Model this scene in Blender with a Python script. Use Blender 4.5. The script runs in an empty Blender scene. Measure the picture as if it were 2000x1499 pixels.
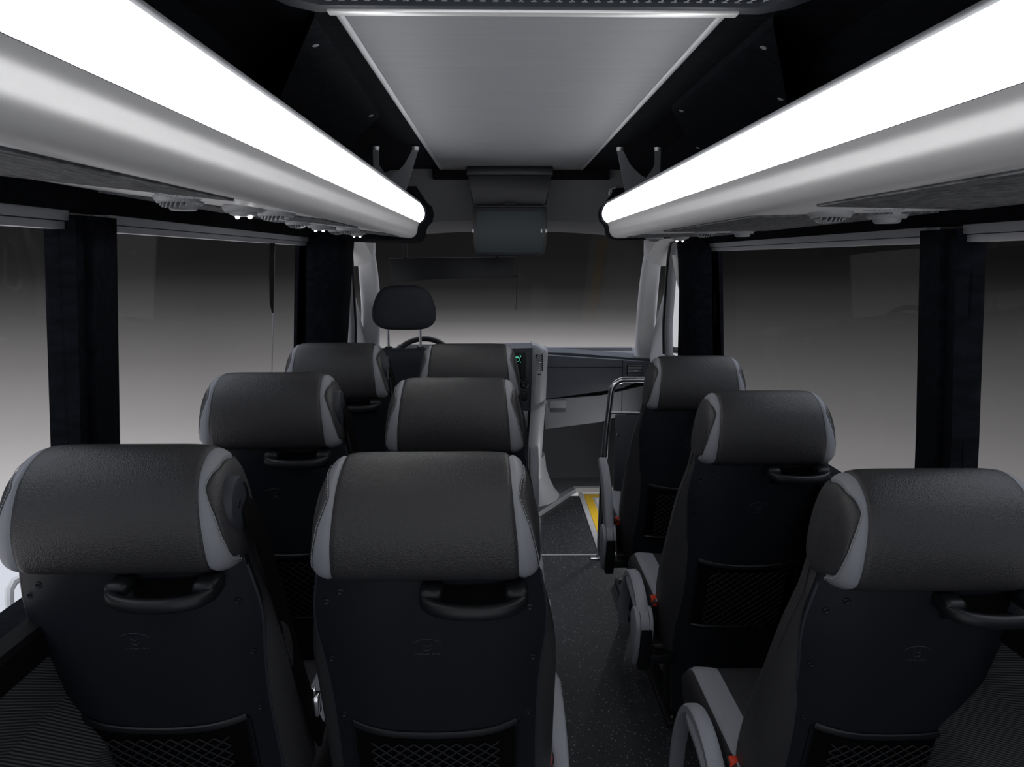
import bpy, bmesh, math, random
from mathutils import Vector, Matrix
random.seed(7)
PI = math.pi
col = bpy.context.scene.collection
scn = bpy.context.scene
FLOOR = -0.08

# ------------------------------------------------------------------ camera
FPX = 1395.0
cam_d = bpy.data.cameras.new('camera')
cam = bpy.data.objects.new('camera', cam_d); col.objects.link(cam)
cam_d.sensor_width = 36.0
cam_d.lens = 36.0 * FPX / 2000.0
cam_d.clip_start = 0.02
PITCH = math.atan(243.5 / FPX)
YAW = math.atan(24 * math.cos(PITCH) / FPX)
cam.location = (-0.06, 0.0, 1.5)
cam.rotation_euler = (PI/2 - PITCH, 0, -YAW)
scn.camera = cam

# ------------------------------------------------------------------ exposure
scn.view_settings.view_transform = 'Standard'
scn.view_settings.look = 'None'
scn.view_settings.exposure = 0.0
scn.view_settings.gamma = 1.0
scn.view_settings.use_curve_mapping = False

# ------------------------------------------------------------------ world: a dark photo studio, bright floor, added unseen glow overhead and behind
STRIP = 6.5
LED = 30.0
w = bpy.data.worlds.new('studio'); scn.world = w; w.use_nodes = True
nt = w.node_tree; nt.nodes.clear()
N = nt.nodes.new; L = nt.links.new
out = N('ShaderNodeOutputWorld'); bg = N('ShaderNodeBackground'); L(bg.outputs[0], out.inputs[0])
tc = N('ShaderNodeTexCoord'); sp = N('ShaderNodeSeparateXYZ'); L(tc.outputs['Generated'], sp.inputs[0])
def mth(op, a, b=None, c=None):
    n = N('ShaderNodeMath'); n.operation = op
    for i, v in enumerate((a, b, c)):
        if v is None: continue
        if isinstance(v, (int, float)): n.inputs[i].default_value = v
        else: L(v, n.inputs[i])
    return n.outputs[0]
# the painted backdrop: brighter towards the floor; the one ahead fades faster than the two at the sides
absx = mth('ABSOLUTE', sp.outputs[0])
def mr(v, a, b, c, d):
    n = N('ShaderNodeMapRange'); L(v, n.inputs[0])
    for i_, q in enumerate((a, b, c, d)): n.inputs[i_+1].default_value = q
    return n.outputs[0]
def g(v, t=(1.0, 0.968, 0.972)): return (v*t[0], v*t[1], v*t[2], 1)
def mkramp(tab):
    # tab of (z, value), z from -0.5 to 0.1
    r = N('ShaderNodeValToRGB'); L(mr(sp.outputs[2], -0.5, 0.1, 0.0, 1.0), r.inputs[0]); e = r.color_ramp.elements
    tab = [((z+0.5)/0.6, v) for z, v in tab]
    e[0].position = tab[0][0]; e[0].color = g(tab[0][1]); e[1].position = tab[-1][0]; e[1].color = g(tab[-1][1])
    for p, v in tab[1:-1]:
        x = e.new(p); x.color = g(v)
    return r.outputs[0]
front = mkramp([(-0.5, 0.40), (-0.16, 0.42), (-0.131, 0.40), (-0.103, 0.205), (-0.085, 0.100), (-0.067, 0.044), (-0.038, 0.015), (0.0, 0.009), (0.1, 0.007)])
sidec = mkramp([(-0.5, 0.75), (-0.30, 0.50), (-0.231, 0.36), (-0.20, 0.28), (-0.126, 0.145), (-0.063, 0.056), (-0.02, 0.016), (0.0, 0.011), (0.1, 0.008)])
lr = mth('MULTIPLY', mr(sp.outputs[0], -0.15, 0.15, 1.0, 0.50), mr(sp.outputs[0], -0.60, -0.38, 1.35, 1.0))
sc_ = N('ShaderNodeMixRGB'); sc_.blend_type = 'MULTIPLY'; sc_.inputs[0].default_value = 1.0; L(sidec, sc_.inputs[1]); L(lr, sc_.inputs[2])
mixf = N('ShaderNodeMixRGB'); L(mr(absx, 0.20, 0.25, 0.0, 1.0), mixf.inputs[0]); L(front, mixf.inputs[1]); L(sc_.outputs[0], mixf.inputs[2])
# unseen overhead glow added to light mirrors, dash and pillars
top = N('ShaderNodeMapRange'); L(sp.outputs[2], top.inputs[0]); top.inputs[1].default_value = 0.35; top.inputs[2].default_value = 0.75; top.inputs[3].default_value = 0.0; top.inputs[4].default_value = 1.6
# unseen fill glow added behind the camera, entering at the open rear
back = N('ShaderNodeMapRange'); L(sp.outputs[1], back.inputs[0]); back.inputs[1].default_value = -0.35; back.inputs[2].default_value = -0.9; back.inputs[3].default_value = 0.0; back.inputs[4].default_value = 0.55
add = N('ShaderNodeMixRGB'); add.blend_type = 'ADD'; add.inputs[0].default_value = 1.0
L(mixf.outputs[0], add.inputs[1]); 
cmb = N('ShaderNodeCombineXYZ'); s_ = mth('ADD', top.outputs[0], back.outputs[0])
L(mth('MULTIPLY', s_, 0.93), cmb.inputs[0]); L(mth('MULTIPLY', s_, 0.97), cmb.inputs[1]); L(mth('MULTIPLY', s_, 1.08), cmb.inputs[2])
L(cmb.outputs[0], add.inputs[2]); L(add.outputs[0], bg.inputs[0]); bg.inputs[1].default_value = 1.0

# ------------------------------------------------------------------ materials
def mat(name, colr, rough=0.5, metal=0.0, bump=None, vary=None, spec=0.5, emit=None, aniso=0.0, coat=0.0, sheen=0.0):
    """bump=(scale, strength, distance, kind, stretch); vary=(scale, dark_factor, stretch)"""
    m = bpy.data.materials.new(name); m.use_nodes = True
    t = m.node_tree; b = t.nodes['Principled BSDF']
    c4 = (*colr, 1) if len(colr) == 3 else colr
    b.inputs['Base Color'].default_value = c4
    b.inputs['Roughness'].default_value = rough
    b.inputs['Metallic'].default_value = metal
    b.inputs['Specular IOR Level'].default_value = spec
    b.inputs['Anisotropic'].default_value = aniso
    b.inputs['Coat Weight'].default_value = coat
    b.inputs['Sheen Weight'].default_value = sheen
    if emit:
        b.inputs['Emission Color'].default_value = (*emit[0], 1); b.inputs['Emission Strength'].default_value = emit[1]
    def coords(stretch):
        c = t.nodes.new('ShaderNodeTexCoord'); mp = t.nodes.new('ShaderNodeMapping')
        t.links.new(c.outputs['Object'], mp.inputs[0]); mp.inputs['Scale'].default_value = stretch
        return mp.outputs[0]
    if vary:
        sc, dk, st = vary
        n = t.nodes.new('ShaderNodeTexNoise'); n.inputs['Scale'].default_value = sc; n.inputs['Detail'].default_value = 6
        t.links.new(coords(st), n.inputs['Vector'])
        r = t.nodes.new('ShaderNodeValToRGB'); t.links.new(n.outputs[0], r.inputs[0])
        r.color_ramp.elements[0].position = 0.35; r.color_ramp.elements[1].position = 0.68
        r.color_ramp.elements[0].color = (c4[0]*dk, c4[1]*dk, c4[2]*dk, 1); r.color_ramp.elements[1].color = c4
        t.links.new(r.outputs[0], b.inputs['Base Color'])
    if bump:
        sc, stg, dist, kind, st = bump
        n = t.nodes.new('ShaderNodeTexVoronoi' if kind == 'voronoi' else 'ShaderNodeTexNoise')
        n.inputs['Scale'].default_value = sc
        t.links.new(coords(st), n.inputs['Vector'])
        bp = t.nodes.new('ShaderNodeBump'); bp.inputs['Strength'].default_value = stg; bp.inputs['Distance'].default_value = dist
        t.links.new(n.outputs[0], bp.inputs['Height']); t.links.new(bp.outputs[0], b.inputs['Normal'])
    return m
O3 = (1, 1, 1)
M_leather = mat('charcoal_leather', (0.031, 0.031, 0.033), 0.37, bump=(380, 0.9, 0.0014, 'noise', O3), spec=0.5)
M_leather2 = mat('charcoal_leather_side', (0.038, 0.038, 0.041), 0.42, bump=(380, 0.8, 0.0013, 'noise', O3), spec=0.5)
M_trim = mat('light_grey_leather', (0.25, 0.26, 0.285), 0.48, bump=(420, 0.4, 0.0006, 'noise', O3), spec=0.4)
M_thread = mat('grey_thread', (0.32, 0.33, 0.35), 0.6)
M_shell = mat('navy_black_plastic', (0.026, 0.031, 0.041), 0.50, bump=(900, 0.35, 0.0004, 'noise', O3), spec=0.45)
M_black = mat('black_plastic', (0.008, 0.009, 0.011), 0.42, spec=0.4)
M_blackmatte = mat('matte_black', (0.004, 0.004, 0.005), 0.8, spec=0.2)
M_arm = mat('grey_plastic', (0.29, 0.30, 0.33), 0.5, bump=(700, 0.2, 0.0004, 'noise', O3))
M_net = mat('black_net_cord', (0.012, 0.013, 0.016), 0.7)
M_belt = mat('black_webbing', (0.003, 0.003, 0.004), 0.8, spec=0.08, bump=(600, 0.4, 0.0005, 'noise', (1, 1, 0.2)))
M_red = mat('red_plastic', (0.75, 0.055, 0.02), 0.4)
M_chrome = mat('chrome', (0.75, 0.76, 0.78), 0.12, 1.0)
M_steel = mat('brushed_steel', (0.75, 0.76, 0.78), 0.24, 1.0, bump=(200, 0.06, 0.0005, 'noise', (1, 1, 12)))
M_alu = mat('brushed_aluminium', (0.84, 0.84, 0.85), 0.42, 0.55, bump=(60, 0.05, 0.0006, 'noise', (30, 1, 30)))
M_aludull = mat('dull_aluminium', (0.50, 0.51, 0.54), 0.5, 0.7)
M_under = mat('silver_painted_plate', (0.78, 0.79, 0.80), 0.45, 0.1)
M_cove = mat('navy_black_suede', (0.0055, 0.0070, 0.0115), 0.85, vary=(16, 0.3, (1, 5, 3)), bump=(120, 0.5, 0.002, 'noise', (1, 4, 2)), spec=0.10)
M_carpet = mat('charcoal_felt', (0.20, 0.208, 0.22), 0.9, vary=(26, 0.35, (5, 1, 1)), bump=(140, 0.5, 0.002, 'noise', (4, 1, 1)), spec=0.2)
M_ceil = mat('satin_grey_panel', (0.24, 0.245, 0.265), 0.6, 0.15, bump=(50, 0.03, 0.0006, 'noise', (1, 30, 1)), vary=(5, 0.93, (1, 14, 1)))
M_header = mat('grey_headliner', (0.165, 0.168, 0.178), 0.8)
M_cabl = mat('light_grey_cab_trim', (0.80, 0.80, 0.81), 0.6)
M_cabg = mat('mid_grey_cab_plastic', (0.23, 0.235, 0.25), 0.55, bump=(500, 0.2, 0.0004, 'noise', O3))
M_dash = mat('slate_dash_plastic', (0.058, 0.065, 0.080), 0.55, bump=(500, 0.3, 0.0004, 'noise', O3))
M_col = mat('silver_console_trim', (0.40, 0.405, 0.42), 0.42, 0.2)
M_mat = mat('grey_rubber_mat', (0.14, 0.145, 0.155), 0.6, bump=(90, 0.2, 0.001, 'noise', O3))
M_yel = mat('yellow_step_strip', (0.80, 0.50, 0.03), 0.55)
M_white = mat('white_paint', (0.85, 0.85, 0.85), 0.5)
M_line = mat('pale_grey_strip', (0.50, 0.50, 0.51), 0.5)
M_cloth = mat('navy_black_seat_cloth', (0.017, 0.020, 0.028), 0.8, bump=(600, 0.4, 0.0006, 'noise', O3))
M_screen = mat('dark_glass_screen', (0.018, 0.028, 0.034), 0.55, spec=0.5)
M_green = mat('green_display', (0.02, 0.2, 0.12), 0.4, emit=((0.15, 0.8, 0.5), 0.6))
M_light = mat('light_diffuser', (0.9, 0.9, 0.9), 0.5, emit=((1, 1, 1), STRIP))
M_led = mat('led_lens', (0.9, 0.9, 0.9), 0.3, emit=((1, 1, 1), LED))
M_glassdark = mat('black_glass', (0.01, 0.01, 0.012), 0.1)
M_outside = mat('white_canvas', (0.9, 0.9, 0.9), 0.8)
M_conc = mat('studio_floor_paint', (0.35, 0.34, 0.34), 0.7)

def floor_material():
    m = bpy.data.materials.new('speckled_black_vinyl'); m.use_nodes = True
    t = m.node_tree; b = t.nodes['Principled BSDF']
    c = t.nodes.new('ShaderNodeTexCoord')
    v = t.nodes.new('ShaderNodeTexVoronoi'); v.inputs['Scale'].default_value = 150; t.links.new(c.outputs['Object'], v.inputs['Vector'])
    r = t.nodes.new('ShaderNodeValToRGB'); t.links.new(v.outputs['Distance'], r.inputs[0])
    r.color_ramp.elements[0].position = 0.20; r.color_ramp.elements[0].color = (1, 1, 1, 1)
    r.color_ramp.elements[1].position = 0.30; r.color_ramp.elements[1].color = (0, 0, 0, 1)
    n2 = t.nodes.new('ShaderNodeTexWhiteNoise'); t.links.new(v.outputs['Position'], n2.inputs['Vector'])
    gt = t.nodes.new('ShaderNodeMath'); gt.operation = 'GREATER_THAN'; t.links.new(n2.outputs['Value'], gt.inputs[0]); gt.inputs[1].default_value = 0.80
    mu = t.nodes.new('ShaderNodeMath'); mu.operation = 'MULTIPLY'; t.links.new(r.outputs[0], mu.inputs[0]); t.links.new(gt.outputs[0], mu.inputs[1])
    n = t.nodes.new('ShaderNodeTexNoise'); n.inputs['Scale'].default_value = 9; n.inputs['Detail'].default_value = 8; t.links.new(c.outputs['Object'], n.inputs['Vector'])
    r2 = t.nodes.new('ShaderNodeValToRGB'); t.links.new(n.outputs[0], r2.inputs[0])
    r2.color_ramp.elements[0].color = (0.012, 0.013, 0.016, 1); r2.color_ramp.elements[1].color = (0.038, 0.040, 0.044, 1)
    mx = t.nodes.new('ShaderNodeMixRGB'); t.links.new(mu.outputs[0], mx.inputs[0]); t.links.new(r2.outputs[0], mx.inputs[1]); mx.inputs[2].default_value = (0.55, 0.56, 0.58, 1)
    t.links.new(mx.outputs[0], b.inputs['Base Color']); b.inputs['Roughness'].default_value = 0.55
    return m
M_floor = floor_material()

def weave_material():
    m = bpy.data.materials.new('woven_charcoal_fabric'); m.use_nodes = True
    t = m.node_tree; b = t.nodes['Principled BSDF']
    c = t.nodes.new('ShaderNodeTexCoord')
    wv = t.nodes.new('ShaderNodeTexWave'); wv.wave_type = 'BANDS'; wv.bands_direction = 'DIAGONAL'; wv.inputs['Scale'].default_value = 75; wv.inputs['Distortion'].default_value = 0.6
    mp = t.nodes.new('ShaderNodeMapping'); mp.inputs['Scale'].default_value = (1, 1, 1.6); t.links.new(c.outputs['Object'], mp.inputs[0]); t.links.new(mp.outputs[0], wv.inputs['Vector'])
    r = t.nodes.new('ShaderNodeValToRGB'); t.links.new(wv.outputs[0], r.inputs[0])
    r.color_ramp.elements[0].color = (0.012, 0.013, 0.015, 1); r.color_ramp.elements[1].color = (0.13, 0.14, 0.145, 1)
    t.links.new(r.outputs[0], b.inputs['Base Color']); b.inputs['Roughness'].default_value = 0.85
    bp = t.nodes.new('ShaderNodeBump'); bp.inputs['Distance'].default_value = 0.001; t.links.new(wv.outputs[0], bp.inputs['Height']); t.links.new(bp.outputs[0], b.inputs['Normal'])
    return m
M_weave = weave_material()

def glass_material():
    m = bpy.data.materials.new('window_glass'); m.use_nodes = True
    t = m.node_tree; t.nodes.clear()
    o = t.nodes.new('ShaderNodeOutputMaterial'); mx = t.nodes.new('ShaderNodeMixShader')
    tr = t.nodes.new('ShaderNodeBsdfTransparent'); tr.inputs[0].default_value = (0.97, 0.97, 0.97, 1)
    gl = t.nodes.new('ShaderNodeBsdfGlossy'); gl.inputs['Roughness'].default_value = 0.02; gl.inputs[0].default_value = (1, 1, 1, 1)
    mx.inputs[0].default_value = 0.012
    t.links.new(tr.outputs[0], mx.inputs[1]); t.links.new(gl.outputs[0], mx.inputs[2]); t.links.new(mx.outputs[0], o.inputs[0])
    return m
M_glass = glass_material()

# ------------------------------------------------------------------ helpers
def link(name, me, parent=None):
    o = bpy.data.objects.new(name, me); col.objects.link(o)
    if parent: o.parent = parent
    return o
def tag(o, label=None, cat=None, group=None, kind=None):
    if label: o['label'] = label
    if cat: o['category'] = cat
    if group: o['group'] = group
    if kind: o['kind'] = kind
    return o
def empty(name, loc, rz=0, **k):
    o = bpy.data.objects.new(name, None); col.objects.link(o); o.location = loc; o.rotation_euler = (0, 0, rz); o.empty_display_size = 0.05
    return tag(o, **k)
class MB:
    """collects shapes and links them as ONE mesh object"""
    def __init__(s): s.bm = bmesh.new()
    def grid(s, rows, closed_u=False, closed_v=False):
        vs = [[s.bm.verts.new(p) for p in r] for r in rows]
        nr, nc = len(vs), len(vs[0])
        for i in range(nr if closed_v else nr - 1):
            a, b = vs[i], vs[(i+1) % nr]
            for j in range(nc if closed_u else nc - 1):
                k = (j+1) % nc
                try: s.bm.faces.new((a[j], a[k], b[k], b[j]))
                except ValueError: pass
        return vs
    def box(s, x0, x1, y0, y1, z0, z1, bev=0.0, rot=None, seg=2):
        c = Vector(((x0+x1)/2, (y0+y1)/2, (z0+z1)/2))
        r = bmesh.ops.create_cube(s.bm, size=1.0)
        M = Matrix.Translation(c) @ (rot.to_4x4() if rot else Matrix.Identity(4)) @ Matrix.Diagonal((abs(x1-x0), abs(y1-y0), abs(z1-z0), 1))
        bmesh.ops.transform(s.bm, matrix=M, verts=r['verts'])
        if bev > 0:
            es = list({e_ for v in r['verts'] for e_ in v.link_edges})
            bmesh.ops.bevel(s.bm, geom=es, offset=bev, segments=seg, profile=0.5, affect='EDGES')
        return s
    def prism(s, poly, axis, a0, a1, bev=0.0):
        """poly of 2D points in the other two axes (in x,y,z order), extruded along axis"""
        def P(p, a):
            if axis == 'x': return (a, p[0], p[1])
            if axis == 'y': return (p[0], a, p[1])
            return (p[0], p[1], a)
        A = [s.bm.verts.new(P(p, a0)) for p in poly]; B = [s.bm.verts.new(P(p, a1)) for p in poly]
        n = len(poly); fs = [s.bm.faces.new(A), s.bm.faces.new(B)]
        for i in range(n): fs.append(s.bm.faces.new((A[i], A[(i+1) % n], B[(i+1) % n], B[i])))
        if bev > 0:
            es = list({e_ for f_ in fs[:2] for e_ in f_.edges})
            bmesh.ops.bevel(s.bm, geom=es, offset=bev, segments=2, profile=0.5, affect='EDGES')
        return s
    def tube(s, pts, r, seg=12, closed=False, caps=True, flat=None):
        pts = [Vector(p) for p in pts]; n = len(pts); rows = []; up = None
        for i, p in enumerate(pts):
            if closed: d = (pts[(i+1) % n] - pts[i-1]).normalized()
            else: d = (pts[min(i+1, n-1)] - pts[max(i-1, 0)]).normalized()
            if up is None:
                up = Vector((0, 0, 1)) if abs(d.z) < 0.9 else Vector((1, 0, 0))
            a = d.cross(up).normalized(); up = a.cross(d).normalized()
            rr = r[i] if isinstance(r, (list, tuple)) else r
            ra, rb = (rr, rr) if flat is None else (rr*flat[0], rr*flat[1])
            rows.append([p + a*ra*math.cos(2*PI*k/seg) + up*rb*math.sin(2*PI*k/seg) for k in range(seg)])
        vs = s.grid(rows, closed_u=True, closed_v=closed)
        if caps and not closed: s.bm.faces.new(vs[0]); s.bm.faces.new(list(reversed(vs[-1])))
        return s
    def disc(s, c, ax, r0, h, seg=24, r1=None):
        """cylinder / cone frustum with centre of base c along axis ax"""
        c = Vector(c); ax = Vector(ax).normalized(); u = ax.orthogonal().normalized(); v = ax.cross(u)
        r1 = r0 if r1 is None else r1
        rows = [[c + ax*hh + (u*math.cos(2*PI*k/seg) + v*math.sin(2*PI*k/seg))*rr for k in range(seg)] for hh, rr in ((0, r0), (h, r1))]
        vs = s.grid(rows, closed_u=True); s.bm.faces.new(vs[0]); s.bm.faces.new(list(reversed(vs[-1])))
        return s
    def lathe(s, c, ax, prof, seg=28):
        c = Vector(c); ax = Vector(ax).normalized(); u = ax.orthogonal().normalized(); v = ax.cross(u)
        rows = [[c + ax*hh + (u*math.cos(2*PI*k/seg) + v*math.sin(2*PI*k/seg))*max(rr, 1e-4) for k in range(seg)] for rr, hh in prof]
        s.grid(rows, closed_u=True); return s
    def sphere(s, c, r, sc=(1, 1, 1), seg=16):
        q = bmesh.ops.create_uvsphere(s.bm, u_segments=seg, v_segments=seg//2, radius=r)
        bmesh.ops.transform(s.bm, matrix=Matrix.Translation(Vector(c)) @ Matrix.Diagonal((*sc, 1)), verts=q['verts']); return s
    def build(s, name, m, parent=None, smooth=True, angle=35, fix=True):
        if fix: bmesh.ops.recalc_face_normals(s.bm, faces=s.bm.faces)
        me = bpy.data.meshes.new(name); s.bm.to_mesh(me); s.bm.free()
        me.materials.append(m)
        if smooth:
            me.polygons.foreach_set('use_smooth', [True]*len(me.polygons))
            try: me.set_sharp_from_angle(angle=math.radians(angle))
            except Exception: pass
        return link(name, me, parent)
def interp(x, tab):
    if x <= tab[0][0]: return tab[0][1]
    for (a, b), (c, d) in zip(tab, tab[1:]):
        if x <= c:
            t = (x-a)/(c-a); return b + (d-b)*t
    return tab[-1][1]
def sinterp(x, tab):
    """smooth (Catmull-Rom) interpolation of a table"""
    n = len(tab)
    if x <= tab[0][0]: return tab[0][1]
    if x >= tab[-1][0]: return tab[-1][1]
    for i in range(n-1):
        if x <= tab[i+1][0]:
            x0, y0 = tab[i]; x1, y1 = tab[i+1]; h = x1-x0; t = (x-x0)/h
            m0 = (y1-tab[i-1][1])/(x1-tab[i-1][0]) if i > 0 else (y1-y0)/h
            m1 = (tab[i+2][1]-y0)/(tab[i+2][0]-x0) if i+2 < n else (y1-y0)/h
            return (2*t**3-3*t**2+1)*y0 + (t**3-2*t**2+t)*h*m0 + (-2*t**3+3*t**2)*y1 + (t**3-t**2)*h*m1
def closed_spline(pts, n):
    """resample a closed Catmull-Rom loop to n points of even parameter"""
    k = len(pts); o = []
    for i in range(n):
        t = i*k/n; a = int(t); f = t-a
        p = [Vector(pts[(a+d) % k]) for d in (-1, 0, 1, 2)]
        o.append(0.5*((2*p[1]) + (-p[0]+p[2])*f + (2*p[0]-5*p[1]+4*p[2]-p[3])*f*f + (-p[0]+3*p[1]-3*p[2]+p[3])*f**3))
    return o
def open_spline(pts, n):
    pts = [Vector(p) for p in pts]; k = len(pts)-1; o = []
    for i in range(n+1):
        t = i*k/n; a = min(int(t), k-1); f = t-a
        P = lambda j: pts[max(0, min(k, j))]
        p = [P(a-1), P(a), P(a+1), P(a+2)]
        o.append(0.5*((2*p[1]) + (-p[0]+p[2])*f + (2*p[0]-5*p[1]+4*p[2]-p[3])*f*f + (-p[0]+3*p[1]-3*p[2]+p[3])*f**3))
    return o
def copy_tree(o, parent=None):
    c = o.copy(); col.objects.link(c)
    if parent: c.parent = parent
    for ch in list(o.children): copy_tree(ch, c)
    return c

# ------------------------------------------------------------------ setting: floor, walls, ceiling, glass
def struct(o): o['kind'] = 'structure'; return o
def xw(z, s=1):                       # inner face of the leaning side wall
    return s*interp(z, ((-0.08, 0.91), (0.80, 0.91), (1.05, 0.905), (1.62, 0.86), (1.8, 0.84), (1.9, 0.80)))
mb = MB(); mb.box(-0.95, 0.47, -0.6, 4.62, FLOOR-0.05, FLOOR); mb.box(0.47, 0.95, -0.6, 3.66, FLOOR-0.05, FLOOR)
struct(mb.build('floor', M_floor, smooth=False))

WIN = {  # side -> list of glazed bays (y0,y1)
    -1: ((-0.3, 1.40), (1.54, 3.12)),
    1: ((-0.3, 1.46), (1.585, 3.23))}
ZB, ZT = 0.86, {-1: 1.572, 1: 1.550}
ZU = {-1: 1.636, 1: 1.600}
for s, nm in ((-1, 'left'), (1, 'right')):
    mb = MB()
    zt = ZT[s]
    # lower wall, header rail and the structure behind
    def slab(z0, z1, y0, y1, d0=0.0, d1=0.07):
        a = [(xw(z0, s)+s*d0, z0), (xw(z1, s)+s*d0, z1), (xw(z1, s)+s*d1, z1), (xw(z0, s)+s*d1, z0)]
        mb.prism(a, 'y', y0, y1)
    slab(FLOOR-0.05, ZB, -0.6, 3.35, 0.0, 0.07)
    slab(zt+0.018, 2.0, -0.6, 3.35, 0.0, 0.07)
    slab(ZB, zt+0.018, 3.23 if s > 0 else 3.12, 3.38, 0.02, 0.07)
    slab(ZB, zt+0.018, -0.6, -0.3, 0.0, 0.07)
    struct(mb.build('wall_'+nm, M_cove, smooth=False))
    # pillars between the bays
    y0, y1 = WIN[s][0][1], WIN[s][1][0]
    mb = MB()
    for (a, b, d) in ((y0, y1, 0.035), (y0+0.03, y1-0.02, 0.05)):
        rows = []
        for i in range(9):
            z = ZB-0.02 + (zt+0.03-ZB)*i/8
            xi = xw(z, s)
            rows.append([(xi+s*0.06, a, z), (xi-s*(d-0.035), a, z), (xi-s*(d-0.035), b, z), (xi+s*0.06, b, z)])
        mb.grid(rows, closed_u=True)
    struct(mb.build('trim_%d' % (1 if s < 0 else 2), M_cove, angle=30))
    # B pillar at the cab
    X0, X1 = ((0.735, 0.785) if s < 0 else (0.768, 0.805))
    mb = MB(); rows = []
    for i in range(13):
        z = FLOOR + (1.64-FLOOR)*i/12
        xi = interp(z, ((FLOOR, X1+0.03), (1.05, X1), (1.55, X0), (1.7, X0-0.02)))
        xo = xw(z) + 0.05
        ya = 3.12 if s < 0 else 3.23
        rows.append([(s*xo, ya, z), (s*(xw(z)-0.005), ya, z), (s*(xi+0.03), ya+0.04, z), (s*(xi+0.008), ya+0.07, z), (s*xi, ya+0.10, z), (s*xi, 3.37, z), (s*xo, 3.40, z)])
    vs = mb.grid(rows, closed_u=True); mb.bm.faces.new(vs[-1])
    pil = struct(mb.build('trim_%d' % (3 if s < 0 else 4), M_cove, angle=50))
    # windows: frame strips and panes
    for k, (ya, yb) in enumerate(WIN[s]):
        wroot = struct(empty('window_%d' % (k + (1 if s < 0 else 3)), (s*0.9, (ya+yb)/2, ZB)))
        ox, oy, oz = -s*0.9, -(ya+yb)/2, -ZB
        mb = MB()
        for (za, zb, dd) in ((zt, zt+0.018, 0.012), (zt-0.016, zt-0.002, 0.020)):
            p = [(xw(za, s)+s*dd+ox, za+oz), (xw(zb, s)+s*dd+ox, zb+oz), (xw(zb, s)+s*(dd+0.03)+ox, zb+oz), (xw(za, s)+s*(dd+0.03)+ox, za+oz)]
            mb.prism(p, 'y', ya+oy, yb+oy)
        mb.build('frame', M_aludull, wroot, smooth=False)
        mb = MB()
        p = [(xw(ZB, s)+s*0.03+ox, 0), (xw(zt, s)+s*0.03+ox, zt+oz), (xw(zt, s)+s*0.035+ox, zt+oz), (xw(ZB, s)+s*0.035+ox, 0)]
        mb.prism(p, 'y', ya+oy, yb+oy)
        mb.build('pane', M_glass, wroot, smooth=False)
        if s < 0 and k == 1:
            xa = lambda z: xw(z, s)+s*0.026
            rows = [[(xa(z)+ox, y0_+oy, z+oz), (xa(z)+ox, 2.705+oy, z+oz), (xa(z)-0.004+ox, 2.705+oy, z+oz), (xa(z)-0.004+ox, y0_+oy, z+oz)] for z, y0_ in ((1.56, 2.655), (1.45, 2.655), (1.335, 2.672), (1.30, 2.70))]
            mb = MB(); mb.grid(rows, closed_u=True); mb.build('glazing_strip', M_blackmatte, wroot, smooth=False)
            rows = [[(xa(z)+ox, 2.705+oy, z+oz), (xa(z)+ox, 2.709+oy, z+oz), (xa(z)-0.003+ox, 2.709+oy, z+oz), (xa(z)-0.003+ox, 2.705+oy, z+oz)] for z in (1.56, 1.05, 0.87)]
            mb = MB(); mb.grid(rows, closed_u=True); mb.build('pane_joint', M_cabg, wroot, smooth=False)
    # window sill rail and woven lower lining with the ledge fold
    mb = MB(); p = [(s*0.905, 0.868), (s*0.868, 0.866), (s*0.862, 0.856), (s*0.868, 0.800), (s*0.91, 0.795)]
    mb.prism(p, 'y', -0.3, 3.0)
    struct(mb.build('trim_%d' % (5 if s < 0 else 6), M_blackmatte, smooth=False))
    mb = MB(); p = [(s*0.909, 0.80), (s*0.875, 0.795), (s*0.868, 0.70), (s*0.80, 0.60), (s*0.795, 0.30), (s*0.79, FLOOR+0.001), (s*0.909, FLOOR+0.001)]
    mb.prism(p, 'y', -0.3, 1.9)
    struct(mb.build('baseboard_'+nm, M_weave, smooth=False))

# ceiling: navy lining, sloped coves, satin panel between alu rails
mb = MB()
prof = [(-0.93, 1.60), (-0.86, 1.78), (-0.72, 1.90), (-0.62, 1.945), (-0.50, 1.953), (0.50, 1.953), (0.62, 1.945), (0.72, 1.90), (0.86, 1.78), (0.93, 1.60)]
outer = [(x*1.04, z+0.04) for x, z in reversed(prof)]
mb.prism(prof+outer, 'y', -0.6, 3.80)
struct(mb.build('ceiling', M_cove, smooth=False))
mb = MB(); mb.box(-0.345, 0.345, 1.37, 3.755, 1.944, 1.952, 0.001)
cp = struct(mb.build('trim_7', M_ceil, smooth=False))
for s in (-1, 1):
    mb = MB(); mb.box(s*0.345, s*0.362, 1.37, 3.755, 1.9435, 1.9515, 0.002); mb.build('edge_rail', M_aludull, cp)
mb = MB(); mb.box(-0.40, 0.50, 3.75, 3.80, 1.90, 1.955, 0.004); struct(mb.build('trim_8', M_blackmatte))

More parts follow.
